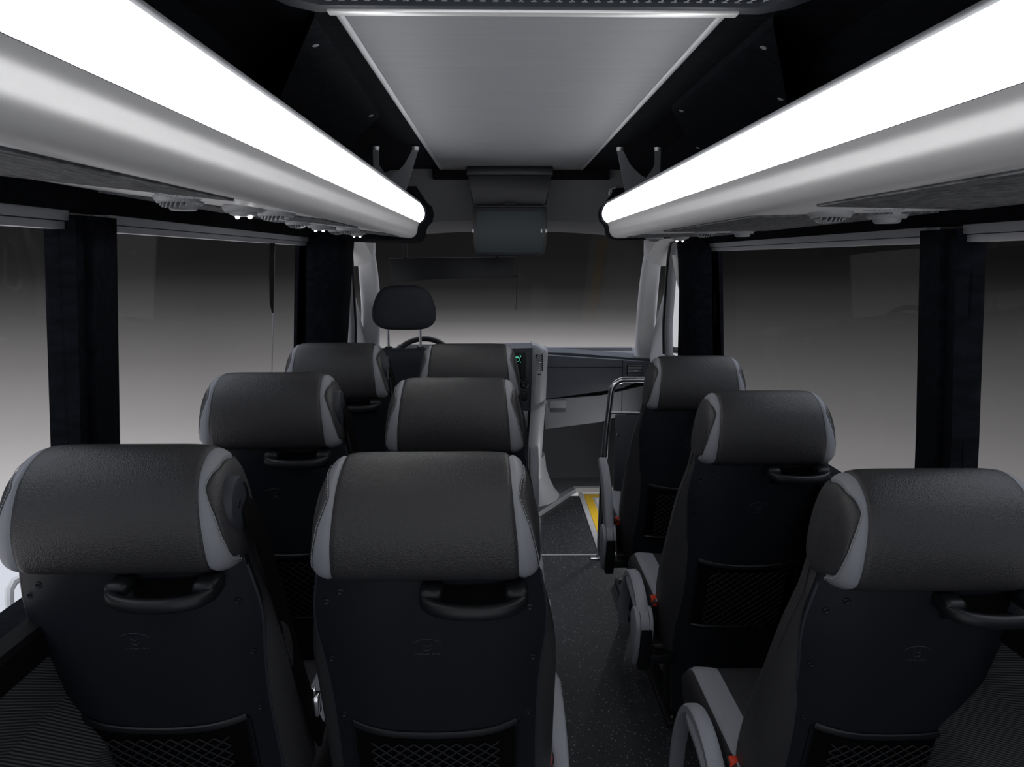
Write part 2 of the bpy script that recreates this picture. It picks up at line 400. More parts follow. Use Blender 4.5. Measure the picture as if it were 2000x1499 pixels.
# cove panels (one each side) with screws
for s, pts in ((-1, ((-0.395, 1.40, 1.949), (-0.43, 2.33, 1.949), (-0.66, 2.75, 1.885), (-0.66, 1.99, 1.885))), (1, ((0.455, 1.43, 1.949), (0.455, 2.23, 1.949), (0.66, 2.68, 1.885), (0.66, 1.86, 1.885)))):
    mb = MB()
    lo = [mb.bm.verts.new((p[0], p[1], p[2]-0.014)) for p in pts]; hi = [mb.bm.verts.new((p[0], p[1], p[2]+0.004)) for p in pts]
    mb.bm.faces.new(lo); mb.bm.faces.new(hi)
    for i in range(4): mb.bm.faces.new((lo[i], lo[(i+1) % 4], hi[(i+1) % 4], hi[i]))
    pn = struct(mb.build('trim_%d' % (9 if s < 0 else 10), M_cove, smooth=False))
    P = [Vector(p) for p in pts]
    nrm = (P[1]-P[0]).cross(P[3]-P[0]).normalized()
    if nrm.z > 0: nrm = -nrm
    for (a, b) in ((0.08, 0.13), (0.04, 0.82), (0.90, 0.10), (0.95, 0.85)):
        q = (P[0]*(1-a)+P[1]*a)*(1-b) + (P[3]*(1-a)+P[2]*a)*b + Vector((0, 0, -0.014))
        mb = MB(); mb.lathe(q, nrm, [(0.0075, 0), (0.0075, 0.001), (0.005, 0.0022), (0.003, 0.001), (0.0, 0.001)], 16)
        mb.build('screw', M_cabg, pn)

# ------------------------------------------------------------------ passenger seats
HP = [(0.004, 0.972), (-0.020, 0.990), (-0.031, 1.030), (-0.031, 1.070), (-0.022, 1.110), (-0.002, 1.145), (0.040, 1.172), (0.085, 1.174), (0.120, 1.148), (0.136, 1.100), (0.140, 1.040), (0.134, 0.985), (0.100, 0.962), (0.045, 0.962)]
NV = 56
HPROF = [(p.x, p.y) for p in closed_spline([Vector((a, b, 0)) for a, b in HP], NV)]
HC = (0.058, 1.068)
def head_w(z): return sinterp(z, ((0.94, 0.193), (1.0, 0.192), (1.06, 0.186), (1.12, 0.176), (1.16, 0.166), (1.20, 0.158)))
PEX = 8.0
def head_pt(t, i, off=0.0):
    """t in -pi/2..pi/2 across the width, i an index on the profile"""
    y, z = HPROF[i % NV]
    sg = 1 if t >= 0 else -1
    a = abs(math.sin(t))**(2/PEX); sc = max(math.cos(t), 0)**(2/PEX)
    yy = HC[0] + (y-HC[0])*sc; zz = HC[1] + (z-HC[1])*sc
    d = Vector((0, y-HC[0], z-HC[1])).normalized()*off*sc
    return Vector((sg*a*head_w(zz)*(1+0.03*(1-sc)**2) + (sg*off*a**6), yy + d.y, zz + d.z))
def t_of_a(a): return math.asin(min(1, a)**(PEX/2))
# shell and backrest profile by height: rear face y, half width of the shell, of the cushion
YR = ((0.03, 0.205), (0.22, 0.185), (0.30, 0.172), (0.40, 0.150), (0.50, 0.124), (0.60, 0.097), (0.70, 0.070), (0.80, 0.044), (0.90, 0.020), (0.975, 0.004), (1.02, 0.0))
WS = ((0.03, 0.180), (0.22, 0.192), (0.40, 0.193), (0.53, 0.192), (0.67, 0.192), (0.78, 0.198), (0.85, 0.206), (0.90, 0.205), (0.98, 0.192), (1.02, 0.185))
WC = ((0.22, 0.225), (0.40, 0.230), (0.60, 0.230), (0.78, 0.228), (0.86, 0.218), (0.95, 0.196), (1.02, 0.184), (1.10, 0.170), (1.14, 0.15))
TC = ((0.22, 0.16), (0.40, 0.168), (0.60, 0.152), (0.80, 0.125), (0.95, 0.125), (1.05, 0.122), (1.14, 0.10))
def seat_proto(name, dz, belt, arm_up, arm):
    Z = lambda z: z - FLOOR + dz
    T = empty(name, (0, 0, 0))
    def off(bm_):
        for v in bm_.bm.verts: v.co.z += -FLOOR + dz
        return bm_
    # --- headrest: centre pad, two light grey trims, two side cheeks
    def seam_in(i):
        z = HPROF[i][1]; w_ = head_w(z)
        return interp(z, ((0.96, 0.157), (1.05, 0.153), (1.12, 0.146), (1.19, 0.139)))/w_
    def seam_out(i):
        y, z = HPROF[i]
        if z < 1.10 and y > 0.03:
            k = min(1, (y-0.03)/0.04); return 0.988*(1-k) + (seam_in(i)+0.004)*k
        if y > 0.10:
            k = min(1, (y-0.10)/0.03); return 0.985*(1-k) + (seam_in(i)+0.004)*k
        return interp(z, ((0.96, 0.988), (1.02, 0.975), (1.08, 0.945), (1.128, 0.893), (1.15, 0.935), (1.165, 0.975), (1.19, 0.985)))
    def piece(nm, m, fa, fb, n, groove, par, sg=1):
        rows = []
        for i in range(NV):
            ta, tb = fa(i), fb(i); r = []
            for k in range(n+1):
                u = k/n; t = ta + (tb-ta)*u
                o = 0.0
                for (en, du) in ((groove[0], u), (groove[1], 1-u)):
                    if en: o -= 0.0035*math.exp(-((du*abs(tb-ta)/0.05)**2))
                r.append(head_pt(sg*t, i, o))
            rows.append(r)
        b_ = MB(); b_.grid(rows, closed_v=True); bmesh.ops.remove_doubles(b_.bm, verts=b_.bm.verts, dist=1e-5)
        return off(b_).build(nm, m, par, angle=70)
    ti = lambda i: t_of_a(seam_in(i)); to = lambda i: t_of_a(seam_out(i))
    pad = piece('headrest', M_leather, lambda i: -ti(i), ti, 24, (1, 1), T)
    for sg in (-1, 1):
        piece('headrest_trim', M_trim, ti, to, 8, (1, 1), pad, sg)
        ck = piece('headrest_side', M_leather2, to, lambda i: PI/2, 16, (1, 0), pad, sg)
        # stitch dashes on both sides of the outer seam
        b_ = MB()
        line = [head_pt(sg*(to(i)-0.035), i, 0.0012) for i in range(NV) if HPROF[i][0] < 0.07]
        # order along the profile: NV wraps, start after the largest gap
        idx = [i for i in range(NV) if HPROF[i][0] < 0.07]
        idx = sorted(idx, key=lambda i: (i+NV//4) % NV)
        line = [head_pt(sg*(to(i)-0.04), i, 0.0010) for i in idx]
        for a_, b2 in zip(line, line[1:]):
            if (b2-a_).length > 0.03: continue
            for q in (0.0, 0.5):
                p0 = a_.lerp(b2, q+0.06); p1 = a_.lerp(b2, q+0.38)
                b_.tube([p0, p1], 0.0007, 5)
        off(b_).build('stitching', M_thread, pad)
    # --- backrest cushion
    b_ = MB(); rows = []
    for k in range(41):
        z = 0.24 + (1.13-0.24)*k/40
        yr = sinterp(z, YR)+0.012+0.03*max(0, min(1, (z-0.93)/0.04)); wc = sinterp(z, WC) + (0.016*math.exp(-((z-0.52)/0.18)**2) if arm < 0 else 0.0); th = sinterp(z, TC)-0.03*max(0, min(1, (z-0.93)/0.04))
        r = []
        for q in range(40):
            a = 2*PI*q/40; ca, sa = math.cos(a), math.sin(a)
            ex = 0.42
            x = wc*math.copysign(abs(ca)**ex, ca); y = yr + th/2 + th/2*math.copysign(abs(sa)**ex, sa)
            if sa > 0: y -= 0.02*math.cos(min(1, abs(x)/wc)*PI/2)
            r.append((x, y + 0.03*(abs(x)/wc)**2*(sa < 0), z))
        rows.append(r)
    vs = b_.grid(rows, closed_u=True); b_.bm.faces.new(vs[0]); b_.bm.faces.new(vs[-1])
    back = off(b_).build('backrest', M_leather2, T, angle=60)
    # --- hard back shell with a wrapped edge
    def shell_pt(x, z, o=0.0):
        wsz = sinterp(z, WS); u = abs(x)/wsz
        return Vector((x, sinterp(z, YR) + 0.040*max(0, (u-0.35)/0.65)**2.2 - o, z))
    b_ = MB(); rows = []
    nz = 44
    for k in range(nz+1):
        z = 0.03 + (1.0-0.03)*k/nz
        wsz = sinterp(z, WS); r = []
        for q in range(33):
            u = -1 + 2*q/32
            r.append(shell_pt(u*wsz, z))
        r.append(Vector((wsz*0.985, r[-1].y+0.022, z))); r.insert(0, Vector((-wsz*0.985, r[0].y+0.022, z)))
        rows.append(r)
    b_.grid(rows)
    bmesh.ops.solidify(b_.bm, geom=b_.bm.faces[:], thickness=0.004)
    shell = off(b_).build('back_shell', M_shell, T, angle=50)
    # bead along the shell edge
    for sg in (-1, 1):
        b_ = MB()
        b_.tube([shell_pt(sg*sinterp(z, WS)*0.995, z, -0.003) for z in [0.04+0.93*i/30 for i in range(31)]], 0.0035, 6)
        off(b_).build('edge_bead', M_shell, shell)
    # screws
    for (x, z) in ((-0.150, 0.945), (-0.178, 0.918), (0.175, 0.905), (-0.182, 0.79), (0.182, 0.79), (-0.172, 0.655), (0.176, 0.655)):
        p = shell_pt(x, z, 0.0005); b_ = MB()
        b_.lathe(p, (0, -1, -0.25), [(0.0068, 0), (0.0066, 0.0016), (0.0048, 0.0022), (0.0030, 0.0009), (0.0, 0.0009)], 18)
        off(b_).build('screw', M_black, shell)
    # embossed maker's mark: arc, crest and lettering
    b_ = MB(); cx, cz = -0.005, 0.835
    b_.tube([shell_pt(cx+0.028*math.sin(a), cz+0.028*math.cos(a)*0.55, 0.0003) for a in [-1.15+2.3*i/16 for i in range(17)]], 0.0007, 5)
    b_.tube([shell_pt(cx+0.007*math.sin(a), cz-0.004-0.005*math.cos(a), 0.0003) for a in [-1.5+3.0*i/8 for i in range(9)]], 0.0009, 5)
    b_.tube([shell_pt(cx-0.007, cz+0.004, 0.0003), shell_pt(cx, cz-0.001, 0.0003), shell_pt(cx+0.007, cz+0.004, 0.0003)], 0.0009, 5)
    off(b_).build('embossed_emblem', M_shell, shell)
    cu = bpy.data.curves.new('embossed_lettering', 'FONT'); cu.body = 'FREEDMAN'; cu.size = 0.0085; cu.align_x = 'CENTER'; cu.extrude = 0.0006
    tmp = bpy.data.objects.new('tmp', cu); col.objects.link(tmp)
    dg = bpy.context.evaluated_depsgraph_get(); me = bpy.data.meshes.new_from_object(tmp.evaluated_get(dg)); bpy.data.objects.remove(tmp)
    me.materials.clear(); me.materials.append(M_shell)
    lt = link('embossed_lettering', me, shell)
    pz = 0.817; lt.location = (cx, shell_pt(cx, pz, 0.0005).y, Z(pz)); lt.rotation_euler = (math.radians(90-15), 0, 0)
    # pocket: black plate on the shell painted as a shaded recess, lip and net
    px0, px1 = -0.150, 0.150
    lip = lambda x: 0.632 - 0.020*(1-(x/0.15)**2)
    b_ = MB(); rows = []
    for k in range(9):
        v = k/8; r = []
        for q in range(17):
            x = px0 + (px1-px0)*q/16; z = 0.40 + (lip(x)-0.40)*v
            r.append(shell_pt(x, z, 0.0030))
        rows.append(r)
    b_.grid(rows); bmesh.ops.solidify(b_.bm, geom=b_.bm.faces[:], thickness=0.0015)
    pk = off(b_).build('pocket', M_blackmatte, T)
    b_ = MB(); n = 24
    b_.tube([shell_pt(px0-0.004+(px1-px0+0.008)*i/n, lip(px0+(px1-px0)*i/n)+0.012, 0.005) for i in range(n+1)], 0.0055, 8, flat=(0.6, 1.3))
    b_.tube([shell_pt(px0-0.006, 0.64-0.24*i/10, 0.003) for i in range(11)], 0.004, 6)
    b_.tube([shell_pt(px1+0.006, 0.64-0.24*i/10, 0.003) for i in range(11)], 0.004, 6)
    b_.tube([shell_pt(px0+(px1-px0)*i/n, 0.398, 0.003) for i in range(n+1)], 0.005, 6)
    off(b_).build('pocket_rim', M_black, pk)
    b_ = MB(); nx, nzz = 9, 9; dx = 0.24/nx; dzz = 0.20/nzz
    for i in range(-nzz, nx+1):
        for sg in (1, -1):
            ln = []
            for k in range(nzz+1):
                x = -0.12 + (i+k)*dx if sg > 0 else 0.12 - (i+k)*dx
                z = 0.405 + k*dzz
                if abs(x) <= 0.125 and z < lip(x): ln.append(shell_pt(x, z, 0.008))
            if len(ln) > 1: b_.tube(ln, 0.0015, 5)
    off(b_).build('pocket_net', M_net, pk)
    # grab handle: D-shaped loop standing off the shell under the headrest, black plate behind painted as its shaded well
    hp = [(0.000, 0.010, 0.956), (-0.002, -0.018, 0.955), (0.002, -0.036, 0.953), (0.018, -0.050, 0.950), (0.046, -0.058, 0.948), (0.080, -0.060, 0.947), (0.114, -0.058, 0.948), (0.142, -0.050, 0.950), (0.158, -0.036, 0.953), (0.162, -0.018, 0.955), (0.160, 0.012, 0.956)]
    sp_ = open_spline(hp, 40); n_ = len(sp_); rows = []
    sec = ((-0.6, -1), (0.6, -1), (1, -0.7), (1, 0.7), (0.6, 1), (-0.6, 1), (-1, 0.7), (-1, -0.7))
    for i, p in enumerate(sp_):
        d = (sp_[min(i+1, n_-1)] - sp_[max(i-1, 0)]); d.z = 0; d.normalize(); nn = Vector((d.y, -d.x, 0))
        rows.append([p + nn*0.008*a + Vector((0, 0, 0.0115*b)) for a, b in sec])
    b_ = MB(); vv = b_.grid(rows, closed_u=True); b_.bm.faces.new(vv[0]); b_.bm.faces.new(vv[-1])
    hd = off(b_).build('grab_handle', M_black, T, angle=60)
    b_ = MB(); rows = []
    for z in (0.915, 0.922, 0.965): rows.append([shell_pt(x, z, 0.0035) for x in (0.015, 0.04, 0.08, 0.12, 0.145)])
    b_.grid(rows); bmesh.ops.solidify(b_.bm, geom=b_.bm.faces[:], thickness=0.002)
    off(b_).build('handle_shade_plate', M_blackmatte, hd)
    for x in (0.010, 0.150):
        b_ = MB(); b_.box(x-0.019, x+0.019, -0.038, 0.012, 0.950, 0.974, 0.009, seg=3); off(b_).build('handle_mount', M_black, hd)
    # --- seat cushion: dark pad, light side strips, dark sides
    XC, ZT_, ZLO = (0.262 if arm < 0 else 0.237), 0.445, 0.275
    def cpt(u, y, o=0.0):
        # u: -1..1 across the top, beyond that down the sides
        s_ = 1 if u >= 0 else -1; au = abs(u)
        f = min(1.0, max(0.0, (y-0.10)/0.10)); fr = max(0.0, (y-0.61)/0.06)
        zt = ZT_ + 0.008*math.sin(min(1, (y-0.1)/0.5)*PI/2)*0 - 0.03*fr**2
        if au <= 0.85: x = au/0.85*(XC-0.033); z = zt - 0.008*(1-(au/0.85)**2)
        elif au <= 1.15:
            a = (au-0.85)/0.30*PI/2; x = XC-0.033 + 0.033*math.sin(a); z = zt - 0.033*(1-math.cos(a))
        else:
            v = (au-1.15)/0.85; x = XC - 0.012*v; z = zt-0.033 + (ZLO-(zt-0.033))*v
        return Vector((s_*x, y, z+o))
    ys = [0.235 + 0.415*k/20 for k in range(21)] + [0.662, 0.67, 0.675]
    b_ = MB(); b_.grid([[cpt(-0.66+1.32*q/16, y) for q in range(17)] for y in ys])
    cush = off(b_).build('seat_cushion', M_leather, T)
    for sg in (-1, 1):
        b_ = MB(); b_.grid([[cpt(sg*(0.66+0.30*q/10), y, 0.0015*math.sin(q/10*PI)) for q in range(11)] for y in ys]); off(b_).build('cushion_trim', M_trim, cush)
        b_ = MB(); b_.grid([[cpt(sg*(0.96+1.04*q/12), y) for q in range(13)] for y in ys]); off(b_).build('cushion_side', M_leather2, cush)
    b_ = MB(); b_.box(-XC+0.012, XC-0.012, 0.65, 0.672, ZLO, ZT_-0.028, 0.008); b_.box(-XC+0.012, XC-0.012, 0.24, 0.66, ZLO-0.006, ZLO+0.01, 0.004)
    off(b_).build('cushion_front', M_leather2, cush)
    # --- steel pedestal
    b_ = MB()
    h0 = FLOOR - dz
    for x in (-0.17, 0.17):
        b_.box(x-0.015, x+0.015, 0.24, 0.62, 0.235, 0.272, 0.004)
        b_.box(x-0.012, x+0.012, 0.30, 0.38, h0+0.02, 0.24, 0.003)
        b_.box(x-0.025, x+0.025, 0.24, 0.62, h0, h0+0.025, 0.004)
    b_.box(-0.19, 0.19, 0.30, 0.36, 0.20, 0.24, 0.004)
    off(b_).build('pedestal', M_black, T)
    for x in (-0.17, 0.17):
        for y in (0.27, 0.59):
            b_ = MB(); b_.disc((x, y, h0+0.025), (0, 0, 1), 0.008, 0.008, 8); off(b_).build('floor_bolt', M_steel, T)
    # --- armrest on the aisle side
    if arm:
        ax = arm*(0.300 if arm < 0 else 0.262)
        hub = (0.225, 0.372)
        b_ = MB()
        b_.prism([(hub[0]-0.055, hub[1]), (hub[0]-0.04, hub[1]-0.11), (hub[0]-0.015, hub[1]-0.165), (hub[0]+0.03, hub[1]-0.165), (hub[0]+0.055, hub[1])], 'x', ax-arm*0.030, ax+arm*0.006, 0.003)
        b_.box(arm*0.19, ax, hub[0]-0.03, hub[0]+0.03, 0.24, 0.27, 0.002)
        ar = off(b_).build('armrest', M_black, T)
        b_ = MB()
        b_.prism([(hub[0]+0.052*math.cos(a), hub[1]+0.052*math.sin(a)) for a in [PI*i/14 for i in range(15)]] + [(hub[0]-0.045, hub[1]-0.06), (hub[0]-0.02, hub[1]-0.125), (hub[0]+0.0, hub[1]-0.15), (hub[0]+0.025, hub[1]-0.11), (hub[0]+0.045, hub[1]-0.06)], 'x', ax+arm*0.008, ax+arm*0.024, 0.004)
        b_.disc((ax-arm*0.020, *hub), (arm, 0, 0), 0.050, 0.027, 32)
        b_.prism([(hub[0]+0.05*math.cos(2*PI*i/28), hub[1]-0.004+0.058*math.sin(2*PI*i/28)) for i in range(28)], 'x', ax-arm*0.022, ax-arm*0.034, 0.003)
        off(b_).build('hub_cover', M_arm, ar)
        # curved arm with a slot: two rails meeting at the tip
        if arm_up:
            outer_ = [(hub[0]-0.030, hub[1]+0.02), (hub[0]+0.01, hub[1]+0.12), (hub[0]+0.07, hub[1]+0.20), (hub[0]+0.15, hub[1]+0.26), (hub[0]+0.235, hub[1]+0.285)]
            inner_ = [(hub[0]+0.26, hub[1]+0.265), (hub[0]+0.18, hub[1]+0.23), (hub[0]+0.12, hub[1]+0.17), (hub[0]+0.07, hub[1]+0.09), (hub[0]+0.045, hub[1])]
            slot = None
            dl = math.radians(arm_up-50); cd, sd = math.cos(dl), math.sin(dl)
            poly = [(hub[0]+(a-hub[0])*cd-(b-hub[1])*sd, hub[1]+(a-hub[0])*sd+(b-hub[1])*cd) for a, b in outer_ + inner_]
            b_ = MB(); b_.prism(poly, 'x', ax-arm*0.028, ax+arm*0.010, 0.008)
        else:
            R = [(-0.01, 0.035), (0.06, 0.075), (0.13, 0.092), (0.20, 0.082), (0.26, 0.040), (0.305, -0.03), (0.335, -0.11), (0.350, -0.19)]
            b_ = MB()
            up_ = open_spline([(ax-arm*0.006, hub[0]+a, hub[1]+b) for a, b in R], 28)
            n_ = len(up_)
            rows = []
            for i, p in enumerate(up_):
                d = (up_[min(i+1, n_-1)] - up_[max(i-1, 0)]).normalized(); nn = Vector((0, d.z, -d.y))
                wv_ = 0.019; t_ = 0.014*(1-0.45*(i/(n_-1))**3)
                rows.append([p + Vector((sx*wv_, 0, 0)) + nn*sn*t_ for sx, sn in ((-1, -0.6), (-0.6, -1), (0.6, -1), (1, -0.6), (1, 0.6), (0.6, 1), (-0.6, 1), (-1, 0.6))])
            vv = b_.grid(rows, closed_u=True); b_.bm.faces.new(vv[0]); b_.bm.faces.new(vv[-1])
            low = open_spline([(ax-arm*0.006, hub[0]+a, hub[1]+b) for a, b in [(0.03, 0.01), (0.08, 0.028), (0.13, 0.042), (0.18, 0.045), (0.215, 0.055)]], 14)
            rows = []
            for i, p in enumerate(low):
                rows.append([p + Vector((sx*0.018, 0, sn*0.010)) for sx, sn in ((-1, -0.6), (-0.6, -1), (0.6, -1), (1, -0.6), (1, 0.6), (0.6, 1), (-0.6, 1), (-1, 0.6))])
            vv = b_.grid(rows, closed_u=True); b_.bm.faces.new(vv[0]); b_.bm.faces.new(vv[-1])
        off(b_).build('arm', M_arm, ar, angle=50)
        # belt buckle with its red button beside the cushion
        bx = arm*(XC-0.014)
        b_ = MB(); b_.box(bx-0.014, bx+0.014, 0.262, 0.287, 0.34, 0.430, 0.004); b_.box(bx-0.016, bx+0.016, 0.258, 0.291, 0.405, 0.440, 0.004)
        bk = off(b_).build('belt_buckle', M_black, T)
        b_ = MB(); b_.box(bx-0.012, bx+0.012, 0.2555, 0.274, 0.411, 0.445, 0.003); off(b_).build('release_button', M_red, bk)
    # --- shoulder belt: guide plate on the cheek and webbing running down and forward
    if belt:
        cxh = 0.188
        b_ = MB()
        prof = [(0.0, 0.006), (0.030, 0.0065), (0.037, 0.004), (0.040, -0.002), (0.040, -0.02)]
        b_.lathe((cxh, 0.038, 1.082), (1, 0.0, 0.0), prof, 32)
        for v in b_.bm.verts: v.co.z = 1.082 + (v.co.z-1.082)*1.22; v.co.y = 0.038 + (v.co.y-0.038)*1.0
        gd = off(b_).build('belt_guide', M_shell, T)
        b_ = MB(); b_.tube([(cxh+0.0075, 0.046+0.018*math.sin(a), 1.082+0.034*math.cos(a)) for a in [0.2+2.6*i/14 for i in range(15)]], [0.001+0.004*(i/14) for i in range(15)], 8, flat=(1, 0.35)); off(b_).build('belt_slot', M_blackmatte, gd)
        b_ = MB(); b_.lathe((cxh+0.0062, 0.026, 1.086), (1, 0, 0.12), [(0.007, 0), (0.006, 0.002), (0.003, 0.001), (0.0, 0.001)], 16)
        off(b_).build('screw', M_black, gd)
        b_ = MB()
        ctr = open_spline([(cxh+0.004, 0.050, 1.085), (cxh+0.014, 0.062, 1.050), (cxh+0.024, 0.085, 0.98), (cxh+0.034, 0.13, 0.84), (cxh+0.044, 0.19, 0.66), (cxh+0.052, 0.26, 0.50), (cxh+0.052, 0.30, 0.46)], 30)
        rows = []
        for i, p in enumerate(ctr):
            wd = 0.012 + 0.012*min(1, i/5)
            rows.append([p+Vector((-0.001, -wd, -wd*0.5)), p+Vector((-0.001, wd, wd*0.5)), p+Vector((0.001, wd, wd*0.5)), p+Vector((0.001, -wd, -wd*0.5))])
        vv = b_.grid(rows, closed_u=True); b_.bm.faces.new(vv[0]); b_.bm.faces.new(vv[-1])
        off(b_).build('shoulder_belt', M_belt, T)
        b_ = MB(); b_.box(0.230, 0.250, 0.235, 0.262, 0.545, 0.59, 0.003); b_.box(0.236, 0.245, 0.236, 0.244, 0.59, 0.610, 0.002)
        off(b_).build('belt_tongue', M_chrome, T)
    return T

GRP = 'passenger seats with black headrests in three rows'
pl = seat_proto('passenger_seat', 0.012, True, 0, 0)
pm = seat_proto('passenger_seat', -0.004, False, 10, 1)
pm1 = seat_proto('passenger_seat', 0.008, False, 98, 1)
pr = seat_proto('passenger_seat', -0.052, False, 0, -1)
pr1 = seat_proto('passenger_seat', -0.048, False, 50, -1)
def place(p, x, y, label, first):
    o = p if first else copy_tree(p)
    o.location = (x, y, FLOOR); tag(o, label, 'seat', GRP)
place(pl, -0.69, 1.12, 'charcoal leather seat nearest the left window, shoulder belt on its headrest side', True)
place(pl, -0.69, 1.908, 'second-row left window seat with shoulder belt, behind the front left window seat', False)
place(pl, -0.672, 2.622, 'front-row left window seat with shoulder belt, just behind the driver side pillar', False)
place(pm, -0.184, 1.12, 'largest centre seat back in the foreground, left of the aisle', True)
place(pm, -0.186, 1.908, 'middle seat of the three beside the aisle on its left', False)
place(pm1, -0.177, 2.622, 'farthest aisle seat on the left, its headrest in front of the radio console', True)
place(pr, 0.713, 1.165, 'nearest right side single seat, cut by the picture edge', True)
place(pr, 0.700, 1.95, 'middle right side single seat with lowered grey armrest', False)
place(pr1, 0.697, 2.68, 'farthest right single seat, behind the steel grab rail, armrest raised', True)

# ------------------------------------------------------------------ luggage lockers with light strips
def locker(s, label):
    yA, yB = -0.3, 3.15
    T = empty('overhead_locker', (s*0.6, (yA+yB)/2, 1.6), label=label, cat='luggage locker', group='overhead lockers along both sides')
    ox, oy, oz = -s*0.6, -(yA+yB)/2, -1.6
    zo = 1.634 if s < 0 else 1.598
    def ex(pts, name, m, y0=yA, y1=yB, thick=None, angle=60, endb=0.0, parent=T):
        b_ = MB(); b_.prism([(s*x+ox, z+oz) for x, z in pts], 'y', y0+oy, y1+oy, endb)
        return b_.build(name, m, parent, angle=angle)
    lightp = open_spline([(0.398, 1.733, 0), (0.387, 1.715, 0), (0.3815, 1.693, 0), (0.386, 1.671, 0), (0.4025, 1.654, 0)], 16)
    lp = [(p.x, p.y) for p in lightp]
    ex(lp + [(0.425, 1.665), (0.425, 1.725)], 'light_diffuser', M_light)
    fa = open_spline([(0.4025, 1.653, 0), (0.4095, 1.642, 0), (0.4125, 1.628, 0), (0.4155, 1.612, 0), (0.425, 1.597, 0), (0.438, 1.590, 0), (0.452, 1.588, 0)], 24)
    fp = [(p.x, p.y) for p in fa]
    ex(fp + [(0.452, 1.596), (0.436, 1.605), (0.424, 1.630), (0.415, 1.653)], 'fascia', M_alu)
    ex([(0.396, 1.735), (0.398, 1.742), (0.405, 1.744), (0.44, 1.742), (0.44, 1.725), (0.4, 1.727)], 'top_lip', M_aludull)
    ex([(0.45, 1.5885), (0.862, zo), (0.862, zo+0.02), (0.44, 1.606)], 'bottom_plate', M_under)
    ex([(0.43, 1.60), (0.862, zo+0.018), (0.86, 1.72), (0.43, 1.74)], 'shelf_body', M_cove)
    # dark end cap, slightly proud of the section, with a bulging padded front
    b_ = MB(); rows = []
    sec = [(0.400, 1.738), (0.380, 1.722), (0.3735, 1.693), (0.380, 1.664), (0.397, 1.648), (0.405, 1.630), (0.408, 1.608), (0.422, 1.588), (0.45, 1.580), (0.60, 1.584), (0.74, 1.59), (0.74, 1.72), (0.55, 1.80), (0.44, 1.80)]
    if s < 0: sec = [(x-0.0 if z < 1.6 or z > 1.76 else x-0.0, z) for x, z in sec]
    cxm, czm = 0.56, 1.69
    for (yy, k) in ((yB-0.004, 1.0), (yB+0.03, 1.05 if s < 0 else 1.0), (yB+0.09, 1.13 if s < 0 else 0.99), (yB+0.15, 0.86), (yB+0.17, 0.6)):
        rows.append([(s*(cxm+(x-cxm)*k)+ox, yy+oy, czm+(z-czm)*k+oz) for x, z in sec])
    vs = b_.grid(rows, closed_u=True); b_.bm.faces.new(vs[-1]); b_.bm.faces.new(vs[0])
    b_.build('end_cap', M_cove, T, angle=40)
    # felt panels let into the bottom plate
    zz = lambda x: 1.5885 + (zo-1.5885)*(x-0.45)/0.412
    pans = ((-0.3, 1.12, 0.22, 0.0), (1.66, 2.08, 0.12, 0.20), (2.52, 2.92, 0.12, 0.2)) if s < 0 else ((-0.3, 1.20, 0.2, 0.0), (1.52, 2.32, 0.14, -0.02), (2.62, 2.98, 0.1, 0.1))
    for (a, b, dgn, dg0) in pans:
        bb = MB()
        # trapezoid whose ends run diagonally
        P = [(0.462, a), (0.462, b), (0.848, b + dgn if s > 0 else b+dgn*0.2), (0.848, a - (dg0 if s < 0 else -dg0))]
        lo = [bb.bm.verts.new((s*x+ox, y+oy, zz(x)-0.004+oz)) for x, y in P]; hi = [bb.bm.verts.new((s*x+ox, y+oy, zz(x)+0.002+oz)) for x, y in P]
        bb.bm.faces.new(lo); bb.bm.faces.new(hi)
        for i in range(4): bb.bm.faces.new((lo[i], lo[(i+1) % 4], hi[(i+1) % 4], hi[i]))
        bb.build('felt_panel', M_carpet, T, smooth=False)
    return T, zz
TL, zzL = locker(-1, 'left overhead locker edge with glowing light strip over brushed silver fascia')
TR, zzR = locker(1, 'right overhead locker edge with glowing light strip over brushed silver fascia')

